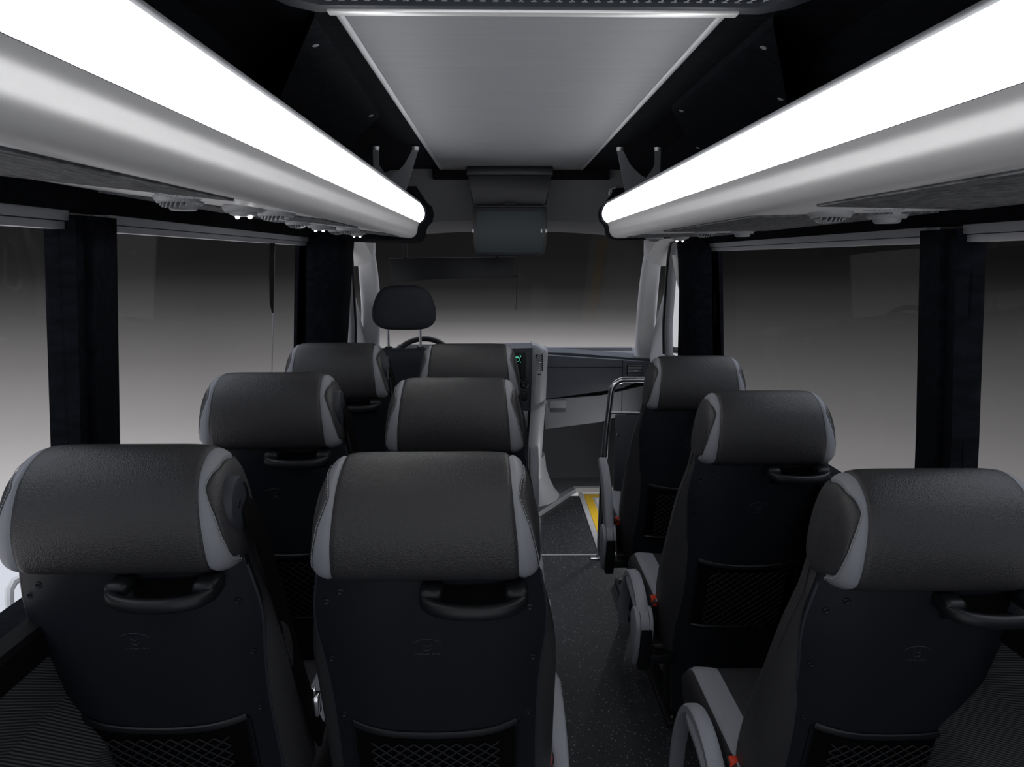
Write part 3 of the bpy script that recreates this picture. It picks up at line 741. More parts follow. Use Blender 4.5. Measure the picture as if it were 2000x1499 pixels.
def vent(x, y, s, label, kind='louvre', r=0.034):
    zf = (zzL if s < 0 else zzR)(abs(x))
    nm = {'louvre': 'air_vent', 'light': 'reading_light', 'speaker': 'speaker_cone'}[kind]
    T = empty(nm, (x, y, zf), label=label, cat={'louvre': 'air vent', 'light': 'reading light', 'speaker': 'speaker'}[kind])
    b_ = MB(); dn = (0, 0, -1)
    b_.lathe((0, 0, 0.0), dn, [(r*1.16, -0.001), (r*1.16, 0.003), (r*1.10, 0.007), (r*0.98, 0.011), (r*0.86, 0.011), (r*0.80, 0.006), (r*0.8, -0.001)], 48)
    for k in range(48):
        a = 2*PI*k/48; c, q = math.cos(a), math.sin(a)
        b_.tube([(r*1.13*c, r*1.13*q, -0.003), (r*0.99*c, r*0.99*q, -0.0115)], 0.0007, 4)
    b_.build('bezel', M_arm2, T)
    b_ = MB()
    if kind == 'louvre':
        b_.lathe((0, 0, 0), dn, [(r*0.80, 0.004), (r*0.6, 0.003), (0, 0.003)], 24); b_.build('well', M_blackmatte, T)
        b_ = MB()
        for k in range(-3, 4):
            xx = k*r*0.22; hl = math.sqrt(max(0.0, (r*0.80)**2 - xx**2)); dp = 0.010 + 0.012*math.sqrt(max(0, 1-(k/3.6)**2))
            b_.box(xx-0.0012, xx+0.0012, -hl, hl, -dp, -0.003, 0.0006, rot=Matrix.Rotation(0.35, 3, 'Y'), seg=1)
        b_.build('louvre', M_arm2, T)
    elif kind == 'light':
        b_.lathe((0, 0, 0), dn, [(r*0.82, 0.004), (r*0.74, 0.016), (r*0.5, 0.019), (0, 0.019)], 28); b_.build('lens_holder', M_arm2, T)
        for q in (-1, 1):
            b_ = MB(); b_.sphere((q*r*0.36, 0, -0.0205), 0.0042, (1, 1, 0.7), 12); b_.build('led', M_led, T)
    else:
        b_.lathe((0, 0, 0), dn, [(r*0.82, 0.004), (r*0.74, 0.018), (r*0.66, 0.021), (0, 0.020)], 28); b_.build('dome', M_arm2, T)
    return T
M_arm2 = mat('pale_grey_plastic', (0.36, 0.37, 0.385), 0.4)
def holes(x, y, s, label):
    zf = (zzL if s < 0 else zzR)(abs(x)); b_ = MB()
    for ring, n in ((0.006, 6), (0.014, 12), (0.022, 18), (0.030, 24)):
        for k in range(n):
            a = 2*PI*k/n; b_.disc((ring*math.cos(a), ring*math.sin(a), 0.0005), (0, 0, -1), 0.0022, 0.002, 8)
    b_.disc((0, 0, 0.002), (0, 0, -1), 0.036, 0.0026, 32)
    o = b_.build('speaker_grille', M_aludull); o.location = (x, y, zf-0.0008); tag(o, label, 'speaker')
holes(-0.585, 1.235, -1, 'round perforated speaker patch under the left locker')
vent(-0.625, 1.300, -1, 'ribbed round louvre vent under left locker, beside the felt panel')
vent(-0.665, 1.415, -1, 'ribbed round speaker dome under left locker, close to the window rail', 'speaker')
vent(-0.560, 1.44, -1, 'lit twin LED reading light, brightest under the left locker', 'light')
vent(-0.515, 1.500, -1, 'louvre vent beside the lit reading light, next to left silver fascia')
vent(-0.70, 2.33, -1, 'ribbed vent in second cluster under left locker, window side')
vent(-0.650, 2.40, -1, 'small lit reading light in second cluster under the left locker', 'light')
vent(-0.55, 2.38, -1, 'ribbed vent in second cluster under left locker, fascia side')
vent(-0.645, 3.0, -1, 'farthest lit reading light at the end of the left locker', 'light')
vent(-0.72, 2.98, -1, 'farthest ribbed vent at the end of the left locker')
vent(0.600, 1.45, 1, 'large louvre vent with open slats under the right locker', r=0.036)
vent(0.765, 1.545, 1, 'ribbed round speaker dome under the right locker by the window rail', 'speaker', r=0.036)
holes(0.68, 1.40, 1, 'round perforated speaker patch under the right locker')
vent(0.625, 2.42, 1, 'ribbed louvre vent in second cluster under the right locker')
vent(0.77, 2.48, 1, 'ribbed dome in second cluster under right locker, window side', 'speaker')
vent(0.590, 3.05, 1, 'farthest ribbed vent at the end of the right locker')
vent(0.70, 3.06, 1, 'lit twin LED reading light at the end of the right locker', 'light')

# wishbone brackets between ceiling and lockers
def wishbone(s, pts, label):
    T = empty('ceiling_bracket', (s*0.5, 3.05, 1.74), label=label, cat='bracket', group='wishbone brackets above the locker ends')
    O = Vector((s*0.5, 3.05, 1.74))
    (a, b, base) = [Vector(p) for p in pts]
    b_ = MB()
    # flat plate in the plane through the three points, outlined as a Y
    def ribbon(l1, l2):
        rows = [[p1 + Vector((0, -0.004, 0)) - O, p2 + Vector((0, -0.004, 0)) - O, p2 + Vector((0, 0.004, 0)) - O, p1 + Vector((0, 0.004, 0)) - O] for p1, p2 in zip(l1, l2)]
        v = b_.grid(rows, closed_u=True); b_.bm.faces.new(v[0]); b_.bm.faces.new(v[-1])
    dx = Vector((0.012, 0, 0))
    # inner leg: straight towards the aisle, curved inside
    n = 14
    mid = a.lerp(b, 0.62) + Vector((0, 0, -0.105)); 
    inner_edge = [a + (-s)*dx + (base + Vector((-s*0.012, 0, 0)) - a - (-s)*dx)*(i/n) for i in range(n+1)]
    curve = open_spline([a + s*dx, a.lerp(mid, 0.45)+Vector((s*0.005, 0, -0.015)), mid, mid+Vector((s*0.01, 0, -0.01))], n)
    ribbon(inner_edge, curve)
    outer_edge = open_spline([b + s*dx, b + s*dx + Vector((0, 0, -0.09)), b + s*dx + Vector((0, 0, -0.19))], n)
    curve2 = open_spline([b - s*dx, b - s*dx + Vector((0, 0, -0.06)), mid + Vector((s*0.022, 0, 0.006)), mid + Vector((s*0.01, 0, -0.01))], n)
    ribbon(curve2, outer_edge)
    q = [base + Vector((-s*0.012, 0, 0)), mid + Vector((s*0.01, 0, -0.01)), b + s*dx + Vector((0, 0, -0.19))]
    lo = [b_.bm.verts.new(p - O + Vector((0, -0.004, 0))) for p in q]; hi = [b_.bm.verts.new(p - O + Vector((0, 0.004, 0))) for p in q]
    b_.bm.faces.new(lo); b_.bm.faces.new(hi)
    for i in range(3): b_.bm.faces.new((lo[i], lo[(i+1) % 3], hi[(i+1) % 3], hi[i]))
    b_.build('wishbone', M_dullgrey, T, smooth=False)
    for p in (a, b):
        b_ = MB(); b_.disc(p - O + Vector((0, 0, 0.010)), (0, 0, -1), 0.016, 0.014, 20, 0.013); b_.build('ceiling_foot', M_aludull, T)
M_dullgrey = mat('dull_grey_metal', (0.17, 0.18, 0.195), 0.5, 0.3)
wishbone(-1, ((-0.40, 3.02, 1.937), (-0.56, 3.02, 1.937), (-0.465, 3.02, 1.745)), 'grey wishbone bracket rising from left locker to the ceiling')
wishbone(1, ((0.43, 3.02, 1.937), (0.585, 3.02, 1.937), (0.475, 3.02, 1.745)), 'grey wishbone bracket rising from right locker to the ceiling')

# air conditioning outlet at the top edge of the picture
T = empty('roof_air_outlet', (0, 1.1, 1.95), label='dark framed roof air conditioning grille with silver front bar', cat='air conditioner')
b_ = MB(); y0, y1 = 0.75-1.1, 1.314-1.1
ring_o = [(-0.44, y0), (-0.44, y1-0.05), (-0.42, y1-0.01), (-0.38, y1+0.02), (0.40, y1+0.02), (0.44, y1-0.01), (0.46, y1-0.05), (0.46, y0)]
ring_i = [(-0.40, y0+0.03), (-0.40, y1-0.06), (-0.385, y1-0.03), (-0.36, y1-0.012), (0.38, y1-0.012), (0.405, y1-0.03), (0.42, y1-0.06), (0.42, y0+0.03)]
rows = [[(x, y, -0.005) for x, y in ring_o], [(x, y, -0.024) for x, y in ring_o], [(x*0.985, y-0.004, -0.030) for x, y in ring_o], [(x, y, -0.028) for x, y in ring_i], [(x, y, -0.010) for x, y in ring_i]]
b_.grid(rows, closed_u=True); b_.build('frame', M_shell, T, angle=40)
b_ = MB(); b_.box(-0.355, 0.355, y1+0.002, y1+0.024, -0.034, -0.024, 0.003); b_.build('silver_bar', M_alu, T)
b_ = MB(); b_.box(-0.42, 0.43, y0, y1, -0.011, -0.008); b_.build('dark_backing', M_blackmatte, T, smooth=False)  # black sheet closing the housing behind the mesh
b_ = MB(); h = 0.0125; done = set()
for r_ in range(-1, 14):
    for c_ in range(-18, 19):
        cx = c_*h*math.sqrt(3) + (r_ % 2)*h*math.sqrt(3)/2 + 0.01; cy = y1-0.02 - r_*h*1.5
        if not (-0.385 < cx < 0.405): continue
        vv = [Vector((cx+h*math.sin(PI/3*k), cy+h*math.cos(PI/3*k), -0.020)) for k in range(6)]
        for k in range(6):
            p, q = vv[k], vv[(k+1) % 6]; key = tuple(sorted(((round(p.x, 3), round(p.y, 3)), (round(q.x, 3), round(q.y, 3)))))
            if key in done: continue
            done.add(key); b_.tube([p, q], 0.0014, 5, caps=False)
b_.build('hexagon_grille', M_aludull, T)

# ------------------------------------------------------------------ cab
# header panel above the windscreen
mb = MB(); rows = []
for i in range(25):
    x = -0.92 + 1.84*i/24
    zb = 1.685 - 0.055*(min(0.8, abs(x))/0.8)**2.5; zt_ = 1.965
    rows.append([(x, 3.79, zt_), (x, 3.79-0.0, (zb+zt_)/2), (x, 3.785, zb+0.012), (x, 3.80, zb), (x, 4.17, zb-0.03), (x, 4.18, zb+0.02), (x, 3.83, zb+0.06), (x, 3.83, zt_)])
vs = mb.grid(rows, closed_u=True); mb.bm.faces.new(vs[0]); mb.bm.faces.new(vs[-1])
struct(mb.build('wall_front', M_header, angle=40))
T = empty('ceiling_spotlight', (0.535, 3.785, 1.835), label='small round recessed spotlight in the grey cab header', cat='spotlight')
b_ = MB(); b_.lathe((0, 0, 0), (0, -1, 0), [(0.034, 0), (0.034, 0.003), (0.028, 0.006), (0.022, 0.003)], 28); b_.build('ring', M_aludull, T)
b_ = MB(); b_.lathe((0, 0, 0), (0, -1, 0), [(0.024, 0.001), (0.016, 0.007), (0, 0.009)], 20); b_.build('lens', M_chrome, T)
T['label'] = 'small round recessed spotlight in the grey cab header'

# flip-down monitor
T = empty('flip_down_monitor', (-0.01, 3.60, 1.93), label='dark flip-down video monitor hanging from the cab header', cat='monitor')
b_ = MB(); b_.prism([(-0.205, 0.0), (0.205, 0.0), (0.20, -0.06), (0.178, -0.172), (-0.180, -0.172), (-0.200, -0.06)], 'y', 0.0, 0.19, 0.006)
b_.box(-0.212, 0.212, -0.01, 0.19, -0.03, 0.012, 0.008); b_.build('housing', M_black, T)
b_ = MB(); R_ = Matrix.Rotation(math.radians(-8), 3, 'X')
b_.prism([(-0.180, -0.185), (0.180, -0.185), (0.176, -0.36), (0.165, -0.405), (0.150, -0.415), (-0.150, -0.415), (-0.165, -0.405), (-0.176, -0.36)], 'y', -0.075, -0.045, 0.006)
scr = b_.build('screen_frame', M_black, T)
b_ = MB(); b_.box(-0.160, 0.160, -0.0775, -0.070, -0.400, -0.203, 0.003); b_.build('screen', M_screen, scr)
b_ = MB(); b_.tube([(-0.16, -0.06, -0.180), (0.16, -0.06, -0.180)], 0.009, 12); b_.box(-0.03, 0.03, -0.06, 0.02, -0.19, -0.16, 0.004); b_.build('hinge', M_black, T)
for x in (-0.178, 0.152, 0.175):
    b_ = MB(); b_.box(x-0.004, x+0.004, -0.080, -0.066, -0.305, -0.288, 0.001); b_.build('latch', M_aludull, scr)

# windscreen, A pillars, doors
wroot = struct(empty('window_5', (0, 4.5, 0.9)))
b_ = MB(); rows = []
for i in range(17):
    x = -0.92 + 1.84*i/16; bow = 0.10*(1-(x/0.92)**2)
    rows.append([(x*1.0, 4.74-4.5+bow, 0.86-0.9), (x*0.93, 4.15-4.5+bow*0.6, 1.66-0.9)])
b_.grid(rows); bmesh.ops.solidify(b_.bm, geom=b_.bm.faces[:], thickness=0.005); b_.build('pane', M_glass, wroot)
for s in (-1, 1):
    lowx = 0.90 if s > 0 else 0.915; k = 5 if s < 0 else 6
    mb = MB(); rows = []
    path = open_spline([(s*0.815, 4.02, 1.66), (s*0.825, 4.16, 1.55), (s*0.84, 4.32, 1.38), (s*0.865, 4.50, 1.16), (s*lowx, 4.70, 0.93), (s*lowx, 4.74, 0.80)], 24)
    for i, p in enumerate(path):
        wd = 0.040 + 0.012*math.sin(i/24*PI) + 0.02*(i/24)**2; dp = 0.060
        r = []
        for q in range(16):
            a = 2*PI*q/16; ca, sa = math.cos(a), math.sin(a)
            r.append(p + Vector((wd*math.copysign(abs(ca)**0.7, ca), dp*math.copysign(abs(sa)**0.7, sa), 0)))
        rows.append(r)
    vs = mb.grid(rows, closed_u=True); mb.bm.faces.new(vs[0]); mb.bm.faces.new(vs[-1])
    struct(mb.build('trim_%d' % (11 if s < 0 else 12), M_cabl, angle=60))
    # cab side: lower door, header and door with frame and glass
    d = struct(empty('door_%d' % (1 if s < 0 else 2), (s*0.95, 3.9, 0.4)))
    o3 = Vector((s*0.95, 3.9, 0.4))
    b_ = MB(); b_.prism([(s*0.93-o3.x, FLOOR-0.4), (s*0.955-o3.x, 0.5-0.4), (s*0.93-o3.x, 0.93-0.4), (s*0.99-o3.x, 0.93-0.4), (s*1.0-o3.x, FLOOR-0.4)], 'y', 3.38-3.9, 4.75-3.9, 0.005); b_.build('door_panel', M_cabg, d)
    b_ = MB()
    loop = [Vector(p)-o3 for p in ((s*0.945, 3.42, 0.93), (s*0.90, 3.42, 1.50), (s*0.885, 3.50, 1.575), (s*0.875, 3.78, 1.585), (s*0.885, 3.90, 1.54), (s*0.90, 4.00, 1.44), (s*0.925, 4.14, 1.20), (s*0.93, 4.17, 1.10), (s*0.945, 4.20, 0.93))]
    b_.tube(open_spline(loop[:3], 8)+open_spline(loop[2:], 24), 0.026, 10, flat=(1.0, 0.9)); b_.build('window_frame', M_cabg, d, angle=80)
    b_ = MB(); b_.tube([p*1.0 + Vector((-s*0.022, 0.020, 0.012)) for p in open_spline(loop[2:], 24)], 0.012, 8); b_.build('window_seal', M_black, d)
    b_ = MB(); rows = [[(s*0.945-o3.x, 3.42-3.9, 0.93-0.4), (s*0.945-o3.x, 4.20-3.9, 0.93-0.4)], [(s*0.925-o3.x, 3.42-3.9, 1.2-0.4), (s*0.925-o3.x, 4.14-3.9, 1.2-0.4)], [(s*0.90-o3.x, 3.44-3.9, 1.5-0.4), (s*0.90-o3.x, 3.98-3.9, 1.44-0.4)], [(s*0.885-o3.x, 3.5-3.9, 1.575-0.4), (s*0.885-o3.x, 3.8-3.9, 1.58-0.4)]]
    b_.grid(rows); bmesh.ops.solidify(b_.bm, geom=b_.bm.faces[:], thickness=0.004); b_.build('pane', M_glass, d)
    # light grey inner panel between door and A pillar, and roof corner
    mb = MB(); mb.prism([(4.16, 1.45), (4.30, 1.30), (4.55, 1.05), (4.72, 0.86), (4.72, 0.70), (4.24, 0.70), (4.22, 1.0), (4.19, 1.2)], 'x', s*0.925, s*0.95)
    struct(mb.build('trim_%d' % (13 if s < 0 else 14), M_cabl, smooth=False))
    mb = MB(); rows = []
    for (y, z0) in ((3.36, 1.60), (3.6, 1.61), (3.85, 1.60), (4.0, 1.555), (4.12, 1.51), (4.20, 1.47)):
        rows.append([(s*0.775, y, z0+0.07), (s*0.785, y, z0+0.01), (s*0.83, y, z0-0.01), (s*0.90, y, z0-0.012), (s*0.95, y, z0+0.01), (s*0.95, y, z0+0.14), (s*0.775, y, z0+0.14)])
    vs = mb.grid(rows, closed_u=True); mb.bm.faces.new(vs[0]); mb.bm.faces.new(vs[-1])
    struct(mb.build('trim_%d' % (15 if s < 0 else 16), M_cabl, angle=50))
mb = MB(); mb.box(-0.97, 0.97, 3.79, 4.25, 1.99, 2.03); mb.box(-0.97, 0.97, 3.82, 4.20, 1.72, 1.76)
struct(mb.build('ceiling_cab', M_header, smooth=False))

# right pillar belt height guide
T = empty('belt_height_guide', (0.80, 3.40, 1.38), label='pale belt height guide on the right cab pillar', cat='seat belt guide')
b_ = MB(); b_.tube([(-0.035, 0, 0.14), (-0.020, 0.0, 0.08), (-0.008, 0, 0.02), (0.004, 0, -0.03)], [0.016, 0.018, 0.016, 0.012], 12); b_.build('cover', M_white, T)
b_ = MB(); b_.tube([(0.002, 0, -0.03), (0.006, 0.0, -0.20), (0.010, 0, -0.5)], 0.012, 8, flat=(0.3, 1.0)); b_.build('webbing', M_belt, T)

# long dark mirror board hanging in the windscreen and its cord
b_ = MB(); b_.prism([(-0.36, 0.062), (0.355, 0.072), (0.350, -0.048), (0.0, -0.050), (-0.30, -0.066), (-0.345, -0.070)], 'y', -0.008, 0.008, 0.002)
b_.box(-0.28, -0.26, 0.0, 0.02, 0.05, 0.225, 0.002); b_.box(0.24, 0.26, 0.0, 0.02, 0.05, 0.225, 0.002)
o = b_.build('sun_visor', M_black); o.location = (-0.325, 4.12, 1.44); tag(o, 'long black visor board hanging in the upper windscreen', 'sun visor')
b_ = MB(); b_.tube([(0, 0, 0.29), (0, 0, 0.03)], 0.0022, 6); b_.tube([(0, 0, 0.03), (-0.001, 0, -0.12), (-0.006, 0, -0.165)], 0.0014, 6); b_.sphere((0, 0, 0.03), 0.006)
o = b_.build('hanging_cord', M_black); o.location = (0.036, 4.10, 1.375); tag(o, 'thin black cord hanging down the middle of the windscreen', 'cord')

# dashboard
T = empty('dashboard', (0, 4.6, FLOOR), label='grey dashboard with silver console column, glovebox and air vents', cat='dashboard')
q = lambda z: z - FLOOR
def quadbox(b_, pts, y0, y1):
    b_.prism([(x, q(z)) for x, z in pts], 'y', y0-4.6, y1-4.6, 0.004)
b_ = MB(); quadbox(b_, [(0.235, 0.886), (0.735, 0.852), (0.92, 0.838), (0.92, 0.74), (0.735, 0.665), (0.235, 0.595)], 4.58, 4.80); b_.build('upper_panel', M_dash, T)
b_ = MB(); quadbox(b_, [(0.235, 0.592), (0.60, 0.618), (0.92, 0.690), (0.92, 0.535), (0.60, 0.440), (0.235, 0.392)], 4.585, 4.80); b_.build('lower_panel', M_cabg, T)
b_ = MB(); quadbox(b_, [(0.235, 0.612), (0.60, 0.636), (0.93, 0.712), (0.93, 0.690), (0.60, 0.618), (0.235, 0.592)], 4.60, 4.75); b_.build('dark_groove', M_blackmatte, T)
b_ = MB(); quadbox(b_, [(0.13, 0.902), (0.40, 0.893), (0.93, 0.852), (0.93, 0.80), (0.13, 0.80)], 4.63, 4.88)
b_.box(-0.93, 0.13, -0.06, 0.28, q(0.86), q(0.900), 0.01)
b_.build('top_cover', M_dash, T)
b_ = MB(); quadbox(b_, [(-0.92, 0.870), (0.02, 0.870), (0.02, 0.60), (-0.92, 0.60)], 4.55, 4.80); b_.build('driver_side_panel', M_dash, T)
b_ = MB(); b_.prism([(4.45-4.6, q(0.94)), (4.30-4.6, q(0.93)), (4.28-4.6, q(0.90)), (4.40-4.6, q(0.80)), (4.6-4.6, q(0.80)), (4.7-4.6, q(0.92)), (4.6-4.6, q(0.955))], 'x', -0.72, -0.30, 0.01); b_.build('instrument_hood', M_black, T)
# cowl and side closures
mb = MB(); mb.box(-1.0, 1.0, 4.80, 5.42, 0.80, 0.83); mb.box(-1.0, -0.93, 4.70, 5.42, FLOOR-0.05, 0.82); mb.box(0.93, 1.0, 4.70, 5.42, FLOOR-0.05, 0.82)
struct(mb.build('wall_cowl', M_mat, smooth=False))
# thin seams: parting line of upper panel and right section joint
b_ = MB(); b_.box(0.24, 0.735, -0.0225, -0.019, q(0.805), q(0.8085)); b_.box(0.735, 0.739, -0.0225, -0.018, q(0.665), q(0.852)); b_.box(0.737, 0.740, -0.0175, -0.014, q(0.47), q(0.665))
b_.build('panel_joint', M_black, T, smooth=False)
# glovebox latch
b_ = MB(); b_.box(0.262, 0.375, -0.024, -0.010, q(0.535), q(0.588), 0.006); gl = b_.build('glovebox_latch', M_cabg, T)
b_ = MB(); b_.box(0.268, 0.370, -0.020, -0.012, q(0.508), q(0.534), 0.002); b_.build('latch_recess', M_dash, gl)
# right air vent
def slat_vent(b_x0, b_x1, z0, z1, y, n, tab):
    b_ = MB(); b_.box(b_x0, b_x1, y-0.004, y+0.01, q(z0), q(z1), 0.003); v = b_.build('air_vent', M_blackmatte, T)
    b_ = MB()
    for k in range(n):
        zz_ = z0 + (z1-z0)*(k+0.5)/n; b_.box(b_x0+0.004, b_x1-0.004, y-0.010, y, q(zz_)-0.0022, q(zz_)+0.0022, 0.001, rot=Matrix.Rotation(-0.3, 3, 'X'), seg=1)
    b_.build('slat', M_cabg if tab else M_black, v)
    b_ = MB(); b_.box(tab[0], tab[1], y-0.017, y-0.008, q(tab[2])-0.003, q(tab[2])+0.003, 0.001); b_.build('vent_tab', M_chrome, v)
slat_vent(0.765, 0.865, 0.752, 0.822, -0.022, 7, (0.800, 0.835, 0.783))
# console: dark centre stack and silver column
b_ = MB(); quadbox(b_, [(-0.20, 0.955), (0.140, 0.962), (0.140, 0.560), (-0.20, 0.545)], 4.36, 4.62); cs = b_.build('centre_stack', M_dash, T)
b_ = MB(); rows = []
for i in range(25):
    u = i/24
    z = 0.975 + (0.16-0.975)*u
    xl = interp(z, ((0.16, 0.095), (0.24, 0.105), (0.58, 0.130), (0.96, 0.140))); xr = interp(z, ((0.16, 0.20), (0.25, 0.195), (0.45, 0.212), (0.59, 0.226), (0.92, 0.240), (0.98, 0.235)))
    yf = interp(z, ((0.16, 4.22), (0.30, 4.24), (0.58, 4.34), (0.98, 4.36))) - 4.6
    if u == 0: yf += 0.02
    r = [(xl, yf+0.25, q(z)), (xl, yf+0.004, q(z)), (xl+0.006, yf, q(z)), ((xl+xr)/2, yf-0.006, q(z) - 0.0*u), (xr-0.022, yf+0.012, q(z)-(0.018 if u == 0 else 0)), (xr-0.004, yf+0.04, q(z)-(0.035 if u == 0 else 0)), (xr, yf+0.07, q(z)-(0.04 if u == 0 else 0)), (xr, yf+0.25, q(z)-(0.04 if u == 0 else 0))]
    rows.append(r)
vs = b_.grid(rows, closed_u=True); b_.bm.faces.new(vs[0]); b_.bm.faces.new(vs[-1])
cc = b_.build('console_column', M_col, T, angle=50)
b_ = MB(); b_.tube([(0.131, 4.332-4.6, q(0.588)), (0.17, 4.328-4.6, q(0.590)), (0.205, 4.338-4.6, q(0.603)), (0.226, 4.37-4.6, q(0.622))], 0.008, 8, flat=(0.4, 1.2)); b_.build('column_band', M_cabg, cc)
slat_vent(0.158, 0.205, 0.815, 0.925, 4.357-4.6, 9, (0.175, 0.197, 0.871))
b_ = MB(); b_.box(0.173, 0.192, 4.345-4.6, 4.36-4.6, q(0.793), q(0.802), 0.002); b_.build('vent_wheel', M_black, T)
# lower part of the console under the stack
b_ = MB(); quadbox(b_, [(-0.20, 0.555), (0.112, 0.568), (0.100, 0.25), (-0.20, 0.25)], 4.33, 4.60); b_.build('lower_console', M_cabg, T)
b_ = MB(); b_.box(0.00, 0.088, 4.322-4.6, 4.34-4.6, q(0.44), q(0.54), 0.004); b_.build('storage_bin', M_blackmatte, T)
b_ = MB(); b_.tube([(0.045, 4.318-4.6, q(0.53)), (0.055, 4.315-4.6, q(0.50))], 0.002, 6); b_.tube([(0.02, 4.318-4.6, q(0.462)), (0.028, 4.315-4.6, q(0.468))], 0.004, 6); b_.build('bin_key', M_steel, T)
# base flare of the console on the cab floor
b_ = MB(); b_.lathe((0.06, 4.42-4.6, q(0.0)), (0, 0, 1), [(0.26, 0.0), (0.235, 0.03), (0.20, 0.10), (0.175, 0.18), (0.165, 0.27), (0.0, 0.28)], 40); b_.build('console_foot', M_cabg, T, angle=70)
# radio unit, knobs, switches
b_ = MB(); b_.box(-0.13, 0.100, 4.352-4.6, 4.365-4.6, q(0.77), q(0.93), 0.004); rd = b_.build('radio', M_black, T)
b_ = MB(); b_.box(-0.12, 0.074, 4.348-4.6, 4.356-4.6, q(0.862), q(0.922), 0.002); b_.build('radio_display', M_glassdark, rd)
b_ = MB(); b_.tube([(0.045+0.016*math.cos(2*PI*k/24), 4.3468-4.6, q(0.893)+0.016*math.sin(2*PI*k/24)) for k in range(24)], 0.0014, 5, closed=True)
b_.box(0.037, 0.053, 4.3455-4.6, 4.348-4.6, q(0.898), q(0.906)); b_.box(0.000, 0.028, 4.3455-4.6, 4.348-4.6, q(0.913), q(0.916)); b_.box(0.063, 0.069, 4.3455-4.6, 4.348-4.6, q(0.905), q(0.915)); b_.box(0.064, 0.069, 4.3455-4.6, 4.348-4.6, q(0.872), q(0.877))
b_.build('display_graphics', M_green, rd)
b_ = MB(); b_.box(-0.12, 0.068, 4.348-4.6, 4.356-4.6, q(0.78), q(0.845), 0.002); b_.build('storage_slot', M_blackmatte, rd)
b_ = MB(); b_.lathe((0.090, 4.36-4.6, q(0.735)), (0, -1, 0), [(0.030, 0), (0.030, 0.006), (0.025, 0.010), (0.022, 0.026), (0.018, 0.030), (0, 0.031)], 28); kn = b_.build('control_knob', M_black, T)
b_ = MB(); b_.sphere((0.086, 4.328-4.6, q(0.730)), 0.003); b_.sphere((0.104, 4.333-4.6, q(0.738)), 0.003); b_.build('knob_marks', M_white, kn)
b_ = MB(); b_.box(-0.05, 0.108, 4.350-4.6, 4.365-4.6, q(0.63), q(0.69), 0.008); b_.build('switch_panel', M_black, T)

# steering wheel
T = empty('steering_wheel', (-0.51, 4.13, 0.895), label='black steering wheel rim behind the driver headrest', cat='steering wheel')
b_ = MB(); ax1 = Vector((1, 0, 0)); ax2 = Vector((0, 0.62, 0.78)).normalized(); r_ = 0.175
b_.tube([ax1*r_*math.cos(2*PI*k/48) + ax2*r_*math.sin(2*PI*k/48) for k in range(48)], 0.016, 12, closed=True); b_.build('rim', M_black, T)
b_ = MB(); nrm = ax1.cross(ax2).normalized()
b_.lathe((0, 0, 0), -nrm if nrm.y > 0 else nrm, [(0.075, -0.03), (0.075, 0.0), (0.06, 0.012), (0, 0.015)], 24); b_.build('hub', M_black, T)
b_ = MB()
for a in (0.15, PI-0.15, -PI/2): b_.tube([ax1*0.06*math.cos(a)+ax2*0.06*math.sin(a), ax1*r_*math.cos(a)+ax2*r_*math.sin(a)], 0.014, 8)
b_.tube([(0, 0, 0), (0, 0.25, -0.16)], 0.035, 12); b_.build('spoke', M_black, T)

# driver seat
T = empty('driver_seat', (-0.505, 3.3, FLOOR), label='dark cloth driver seat with tall headrest on two chrome posts', cat='seat')
b_ = MB(); rows = []
for k in range(25):
    v = -PI/2 + PI*k/24; zc_ = math.copysign(abs(math.sin(v))**0.55, math.sin(v)); rr = abs(math.cos(v))**0.45
    z = 1.277 + 0.103*zc_; wd = interp(z, ((1.174, 0.142), (1.22, 0.150), (1.27, 0.148), (1.33, 0.130), (1.38, 0.112)))
    rows.append([(wd*rr*math.copysign(abs(math.cos(2*PI*q_/36))**0.6, math.cos(2*PI*q_/36)), 0.04+0.05*rr*math.copysign(abs(math.sin(2*PI*q_/36))**0.7, math.sin(2*PI*q_/36)), z-FLOOR) for q_ in range(36)])
b_.grid(rows, closed_u=True); b_.build('headrest', M_cloth, T, angle=80)
for x in (-0.078, 0.072):
    b_ = MB(); b_.tube([(x, 0.04, 1.05-FLOOR), (x, 0.04, 1.20-FLOOR)], 0.0065, 12); b_.build('headrest_post', M_chrome, T)
    b_ = MB(); b_.box(x-0.016, x+0.016, 0.02, 0.06, 1.078-FLOOR, 1.094-FLOOR, 0.004); b_.build('post_collar', M_black, T)
b_ = MB(); rows = []
for k in range(21):
    z = 0.38 + (1.085-0.38)*k/20; wd = interp(z, ((0.38, 0.24), (0.75, 0.245), (0.95, 0.225), (1.05, 0.19), (1.085, 0.16))); th = interp(z, ((0.38, 0.09), (0.9, 0.07), (1.05, 0.055), (1.085, 0.03))); yc = 0.03 + (1.085-z)*0.24
    rows.append([(wd*math.copysign(abs(math.cos(2*PI*q_/32))**0.5, math.cos(2*PI*q_/32)), yc+th*math.copysign(abs(math.sin(2*PI*q_/32))**0.6, math.sin(2*PI*q_/32)), z-FLOOR) for q_ in range(32)])
vs = b_.grid(rows, closed_u=True); b_.bm.faces.new(vs[0]); b_.bm.faces.new(vs[-1]); b_.build('backrest', M_cloth, T, angle=70)
b_ = MB(); b_.box(-0.25, 0.25, 0.15, 0.66, 0.34-FLOOR, 0.48-FLOOR, 0.04, seg=4); b_.build('seat_cushion', M_cloth, T)
b_ = MB(); b_.box(-0.22, 0.22, 0.15, 0.62, 0.0, 0.36-FLOOR, 0.01); b_.build('seat_base', M_black, T)

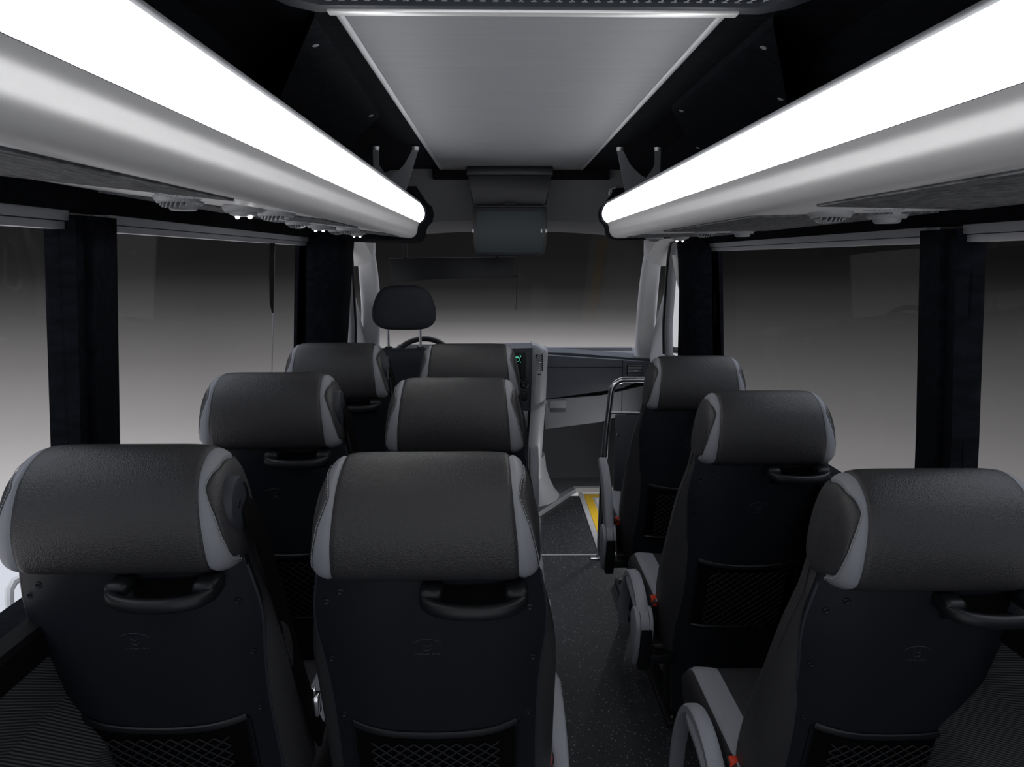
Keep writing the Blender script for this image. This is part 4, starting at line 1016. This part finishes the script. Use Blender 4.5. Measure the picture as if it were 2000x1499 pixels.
# cab floor mat, toe board, aluminium nosing and entry step
CF = 0.0   # cab floor level
mb = MB(); FZ = FLOOR
def up(pts, z0, z1, b_): b_.prism(pts, 'z', z0, z1)
A = (0.105, 4.16); B_ = (0.465, 4.72)
edge = [(-0.92, 3.70), (-0.15, 3.72), (0.02, 3.98), A, B_, (0.92, 4.72), (0.92, 5.35), (-0.92, 5.35)]
up(edge, FLOOR-0.01, FLOOR+0.028, mb)
struct(mb.build('floor_cab', M_mat, smooth=False))
mb = MB(); rows = []
for i in range(7):
    x = -0.92+1.84*i/6
    rows.append([(x, 4.92, FLOOR+0.02), (x, 5.02, FLOOR+0.06), (x, 5.15, 0.10), (x, 5.25, 0.45), (x, 5.25, 0.85), (x, 5.32, 0.85), (x, 5.36, -0.08)])
mb.grid(rows, closed_u=True); struct(mb.build('wall_toe_board', M_mat, angle=70))
def nosing(p0, p1, wdt, z0, z1, m, name, ins=0.0):
    p0 = Vector((*p0, 0)); p1 = Vector((*p1, 0)); d = (p1-p0).normalized(); n = Vector((-d.y, d.x, 0))
    b_ = MB(); P = [p0+n*ins, p1+n*ins, p1+n*(ins+wdt), p0+n*(ins+wdt)]
    b_.prism([(p.x, p.y) for p in P], 'z', z0, z1, 0.002); return b_.build(name, m, smooth=False)
o = nosing((0.02, 3.975), (0.452, 4.70), -0.012, FLOOR, FLOOR+0.032, M_aludull, 'aluminium_nosing'); struct(o); o.name = 'trim_17'
o = nosing((0.02, 3.975), (0.452, 4.70), 0.035, FLOOR+0.028, FLOOR+0.032, M_aludull, 'aluminium_nosing'); struct(o); o.name = 'trim_18'
o = nosing((0.44, 4.685), (0.92, 4.685), 0.05, FLOOR+0.0, FLOOR+0.033, M_line, 'x'); struct(o); o.name = 'trim_19'
# step well on the right: alu edge, yellow and white marking, tread below
mb = MB(); mb.box(0.472, 0.500, 3.66, 4.68, FLOOR-0.02, FLOOR+0.004, 0.002); struct(mb.build('trim_20', M_line, smooth=False))
mb = MB(); mb.box(0.500, 0.93, 3.66, 4.68, FLOOR-0.06, FLOOR-0.004); st = struct(mb.build('floor_step', M_line, smooth=False))
b_ = MB(); b_.box(0.508, 0.560, 3.70, 4.598, FLOOR-0.006, FLOOR-0.002); b_.box(0.508, 0.9, 4.60, 4.66, FLOOR-0.006, FLOOR-0.002); b_.build('yellow_marking', M_yel, st, smooth=False)
b_ = MB(); b_.box(0.575, 0.9, 3.72, 4.58, FLOOR-0.006, FLOOR-0.002); b_.build('white_tread', M_white, st, smooth=False)
mb = MB(); mb.box(-0.02, 0.47, 3.635, 3.652, FLOOR, FLOOR+0.0025); o = struct(mb.build('trim_21', M_line, smooth=False))

# grab rail with dark panel in front of the right front seat
T = empty('grab_rail', (0.45, 3.60, FLOOR), label='curved stainless grab rail with dark panel before front right seat', cat='grab rail')
z_ = lambda z: z-FLOOR
b_ = MB()
pts = [(0.02, 0, 0.012), (0.024, 0, 0.30), (0.036, 0, 0.62), (0.055, 0, z_(0.76)), (0.062, 0, z_(0.83)), (0.078, 0, z_(0.865)), (0.108, 0, z_(0.885)), (0.16, 0, z_(0.889)), (0.42, 0, z_(0.889))]
b_.tube(open_spline(pts, 40), 0.0155, 16); b_.build('rail_tube', M_steel, T)
b_ = MB(); b_.tube([(0.045, 0, z_(0.715)), (0.40, 0, z_(0.715))], 0.007, 12); b_.build('cross_bar', M_steel, T)
b_ = MB(); b_.box(0.085, 0.42, -0.006, 0.006, z_(0.16), z_(0.705), 0.003); b_.build('modesty_panel', M_dash, T)
for zz_ in (0.60, 0.30):
    b_ = MB(); b_.lathe((0.10, -0.006, z_(zz_)), (0, -1, 0), [(0.009, 0), (0.008, 0.003), (0.004, 0.004), (0, 0.003)], 16); b_.build('panel_screw', M_chrome, T)
b_ = MB(); b_.box(-0.03, 0.07, -0.022, 0.022, 0.0, 0.007, 0.003); b_.disc((0.02, 0, 0.006), (0, 0, 1), 0.024, 0.010, 20, 0.018); b_.build('floor_flange', M_steel, T)

# unseen fill lamp added low on the right door to brighten the step well
T = empty('step_fill_light', (0.905, 4.15, 0.22), label='small added fill lamp, unseen, low on the right side of the step well', cat='lamp')
b_ = MB(); b_.box(-0.012, 0.012, -0.07, 0.07, -0.03, 0.03, 0.006); b_.build('fill_lamp_body', M_arm, T)
ld = bpy.data.lights.new('step_fill_lamp', 'AREA'); ld.shape = 'RECTANGLE'; ld.size = 0.12; ld.size_y = 0.05; ld.energy = 2.2
lo_ = bpy.data.objects.new('step_fill_lamp', ld); col.objects.link(lo_); lo_.parent = T; lo_.location = (-0.016, 0, 0); lo_.rotation_euler = (0, PI/2, 0.0)

# ------------------------------------------------------------------ outside: mirrors, added reflectors and studio kit seen through the glass
for s in (-1, 1):
    T = empty('door_mirror', (s*1.00, 4.35, 1.0), label=('white housed door mirror outside the %s cab window' % ('left' if s < 0 else 'right')), cat='mirror', group='door mirrors')
    b_ = MB(); b_.prism([(s*0.08, 0.36), (s*0.16, 0.37), (s*0.20, 0.30), (s*0.20, 0.08), (s*0.13, 0.04), (s*0.075, 0.10)], 'y', 0.02, 0.10, 0.015); b_.build('housing', M_white, T)
    b_ = MB(); b_.prism([(s*0.10, 0.34), (s*0.18, 0.34), (s*0.18, 0.09), (s*0.13, 0.07), (s*0.10, 0.12)], 'y', 0.012, 0.022, 0.002); b_.build('mirror_glass', M_glassdark, T)
    b_ = MB(); b_.tube(open_spline([(0.0, -0.02, -0.05), (s*0.06, 0.0, -0.05), (s*0.09, 0.05, 0.0), (s*0.13, 0.06, 0.08)], 12), 0.02, 8); b_.build('mirror_arm', M_black, T)
    T = empty('added_reflector', (s*1.62, 6.4, FLOOR-0.55), label='tall white reflector added for the bright gap past the %s cab door' % ('left' if s < 0 else 'right'), cat='reflector', group='added reflectors')  # board added so the door gaps show bright white
    b_ = MB(); b_.box(-0.02, 0.02, -0.75, 0.75, 0.1, 2.6, 0.006); b_.build('white_board', M_outside, T)
    b_ = MB()
    for y in (-0.6, 0.6): b_.box(-0.25, 0.25, y-0.02, y+0.02, 0.0, 0.05, 0.004); b_.box(-0.02, 0.02, y-0.02, y+0.02, 0.04, 0.12, 0.002)
    b_.build('foot', M_black, T)
T = empty('equipment_trolley', (-1.45, 2.05, FLOOR-0.55), label='white equipment trolley outside the left window, behind nearest seat', cat='trolley')
b_ = MB()
for z in (0.25, 0.70, 1.10): b_.box(-0.3, 0.35, -0.6, 0.6, z, z+0.04, 0.005)
b_.build('shelf', M_white, T)
for x in (-0.28, 0.33):
    for y in (-0.58, 0.58):
        b_ = MB(); b_.box(x-0.02, x+0.02, y-0.02, y+0.02, 0.02, 1.14, 0.003); b_.build('leg', M_white, T)
b_ = MB(); b_.tube(open_spline([(0.3, -0.35, 1.40), (0.34, -0.40, 1.25), (0.30, -0.30, 1.16), (0.2, -0.1, 1.15)], 20), 0.012, 8); b_.tube(open_spline([(0.25, -0.45, 1.15), (0.2, -0.4, 1.35), (0.30, -0.25, 1.3), (0.3, -0.2, 1.15)], 20), 0.01, 8)
o = b_.build('coiled_cable', M_white); o.location = T.location; tag(o, 'white cable looped on top of the trolley outside left window', 'cable')
b_ = MB(); b_.box(-0.2, 0.2, -0.4, 0.0, 0, 0.25, 0.02); o = b_.build('equipment_case', M_black); o.location = (-1.45, 2.05, FLOOR-0.55+0.741); tag(o, 'black case on the shelf of the white trolley', 'case')
